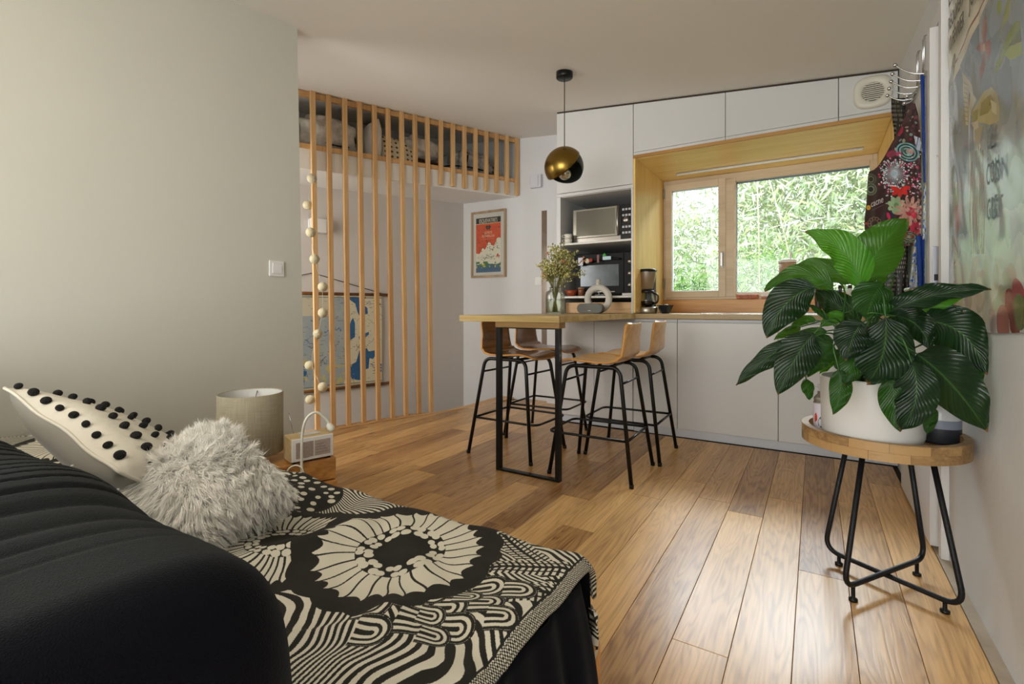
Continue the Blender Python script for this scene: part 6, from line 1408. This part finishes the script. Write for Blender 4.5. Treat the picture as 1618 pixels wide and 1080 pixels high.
def loc(y, d, z): p = Lp(y, d, 0); return Vector((p.x, p.y, zt(y)+z))
M_pl = mat('clear_plastic_white', '#cdc9c2', .25, bump=1.0, bscale=28, var=.25, vscale=14); M_pl2 = mat('clear_plastic_grey', '#a5a4a1', .22, bump=1.0, bscale=30, var=.45, vscale=16)
def strap(par, c0, ax, ang, m_, w_=.012):
    u_ = ax[0]*cos(ang)+ax[1]*sin(ang); pts = [Vector(c0)+(u_*cos(a)+ax[2]*sin(a))*1.06 for a in [pi*k/18 for k in range(19)]]; MB().tube(pts, w_, 6).build('strap', m_, par)
M_grn = mat('strap_green', '#16301c', .6); M_blk = mat('strap_black', '#0d0d0e', .6)
t = thing('bedding_bag', 'large clear storage bag of white bedding with green piping at the left of the loft', 'bag', tuple(loc(2.62, .30, 0)))
ax = (Tm*.24, Nm*.20, Z*.165); c0 = loc(2.60, .28, .170); blob(t, 'bag_body', c0, ax, M_pl, 3); strap(t, c0, ax, .5, M_grn, .007); strap(t, c0, ax, 2.2, M_grn, .007); MB().tube([c0+(Tm*.24*cos(a)+Nm*.2*sin(a))*1.0-Z*.07+Z*.02*sin(3*a) for a in [2*pi*k/30 for k in range(30)]], .006, 6, closed=True).build('piping', M_grn, t)
t = thing('white_pillow', 'white pillow standing upright behind the slats on the loft', 'pillow', tuple(loc(2.93, .16, 0)))
fns = cushion(loc(2.955, .18, .19), Nm, Z, Tm, .26, .37, .13, '', None, None); mp_ = mat('pillow_white', '#f2efe8', .85, bump=.2, bscale=14); MB().grid(fns[0], 20, 20, uv=False).grid(fns[1], 20, 20, uv=False, flip=True).build('pillow_body', mp_, t)
t = thing('spotted_cushion', 'cream cushion with brown dots on the loft, beside the upright white pillow', 'cushion', tuple(loc(3.17, .22, 0)))
fns = cushion(loc(3.20, .20, .150), Tm, (Z*.95-Nm*.25), Nm, .34, .29, .14, '', None, None)
mdot, N, L, b = nt('dotted_cotton'); tc = N.new('ShaderNodeUVMap'); tc.uv_map = 'uv'; mp = N.new('ShaderNodeMapping'); mp.inputs['Scale'].default_value = (6.5, 6, 1); L.new(tc.outputs[0], mp.inputs[0])
fr_ = N.new('ShaderNodeVectorMath'); fr_.operation = 'FRACTION'; L.new(mp.outputs[0], fr_.inputs[0]); sb_ = N.new('ShaderNodeVectorMath'); sb_.operation = 'DISTANCE'; sb_.inputs[1].default_value = (.5, .5, 0); L.new(fr_.outputs[0], sb_.inputs[0])
gt = N.new('ShaderNodeMath'); gt.operation = 'LESS_THAN'; gt.inputs[1].default_value = .23; L.new(sb_.outputs['Value'], gt.inputs[0]); mx = N.new('ShaderNodeMix'); mx.data_type = 'RGBA'; mx.inputs[6].default_value = rgb('#ece2c6'); mx.inputs[7].default_value = rgb('#6b4c1e'); L.new(gt.outputs[0], mx.inputs[0]); L.new(mx.outputs[2], b.inputs['Base Color']); b.inputs['Roughness'].default_value = .9
MB().grid(fns[0], 24, 24).grid(fns[1], 24, 24, flip=True).build('cushion_body', mdot, t)
t = thing('wooden_chest', 'dark brown wooden chest with a small label holder on the loft', 'box', tuple(loc(3.48, .25, 0)))
P0 = Lp(3.50, .22, 0); mdk = wood('chest_wood', '#2f170b', '#5a3218', axis=2, ring=3, rand=.05); zc_ = zt(3.5)
def cbox(a, b_8, c_, d, z0, z1, nm_, mt): m = MB(); rbox(m, P0, a, b_8, c_, d, z0, z1, Tm, Nm); m.build(nm_, mt, t, bevel=.003)
cbox(-.15, .15, -.24, 0, zc_, zc_+.115, 'chest_body', mdk); cbox(-.156, .156, -.246, .006, zc_+.116, zc_+.135, 'lid', mdk); cbox(.015, .065, 0, .006, zc_+.045, zc_+.065, 'label_holder', mat('brass_label', '#b59a6a', .4, metal=.6))
t = thing('folded_bedding', 'white folded bedding in clear plastic lying on the dark wooden chest', 'bedding', tuple(loc(3.47, .3, .137)))
blob(t, 'bedding_body', loc(3.44, .26, .235), (Tm*.21, Nm*.14, Z*.095), mat('bedding_plastic', '#d8d4cd', .35, bump=.9, bscale=26, var=.25, vscale=15), 8, .8)
t = thing('strapped_bag', 'grey clear storage bag with thick black straps towards the right of the loft', 'bag', tuple(loc(3.95, .25, 0)))
ax = (Tm*.25, Nm*.16, Z*.135); c0 = loc(3.97, .24, .142); blob(t, 'bag_body', c0, ax, M_pl2, 12)
for a0 in (-.12, .14):
    pts = [c0+Tm*(a0+.05*sin(a*1.0))+(Nm*.175*cos(a)+Z*.145*sin(a)) for a in [2*pi*k/24 for k in range(24)]]; MB().tube(pts, .010, 6, closed=True).build('strap', M_blk, t)
MB().tube([c0+(Tm*.28*cos(a)+Nm*.165*sin(a))-Z*.05 for a in [2*pi*k/30 for k in range(30)]], .008, 6, closed=True).build('piping', M_blk, t)
t = thing('small_lantern', 'small pale lantern box with black bands at the right end of the loft', 'lantern', tuple(loc(4.28, .22, 0)))
P0 = Lp(4.31, .16, 0); zc_ = zt(4.31); cbox(-.05, .05, -.08, 0, zc_, zc_+.13, 'lantern_body', mat('lantern_cream', '#d6cba4', .7))
for z in (.03, .08): cbox(-.052, .052, -.082, .002, zc_+z, zc_+z+.008, 'band', M_blk)
m = MB(); m.tube([P0-Tm*.045+Nm*.005+Z*(zc_+.13), P0-Tm*.075+Nm*.015+Z*(zc_+.16), P0-Tm*.07+Nm*.015+Z*(zc_)], .004, 6).build('handle', M_blk, t)

# lettering becomes plain flat meshes
dg = bpy.context.evaluated_depsgraph_get(); dg.update()
for o in [q for q in COL.objects if q.type == 'FONT']:
    me = bpy.data.meshes.new_from_object(o.evaluated_get(dg)); n_ = bpy.data.objects.new(o.name.split('.')[0], me); COL.objects.link(n_); n_.parent = o.parent; n_.matrix_local = o.matrix_local.copy()
    bpy.data.objects.remove(o)
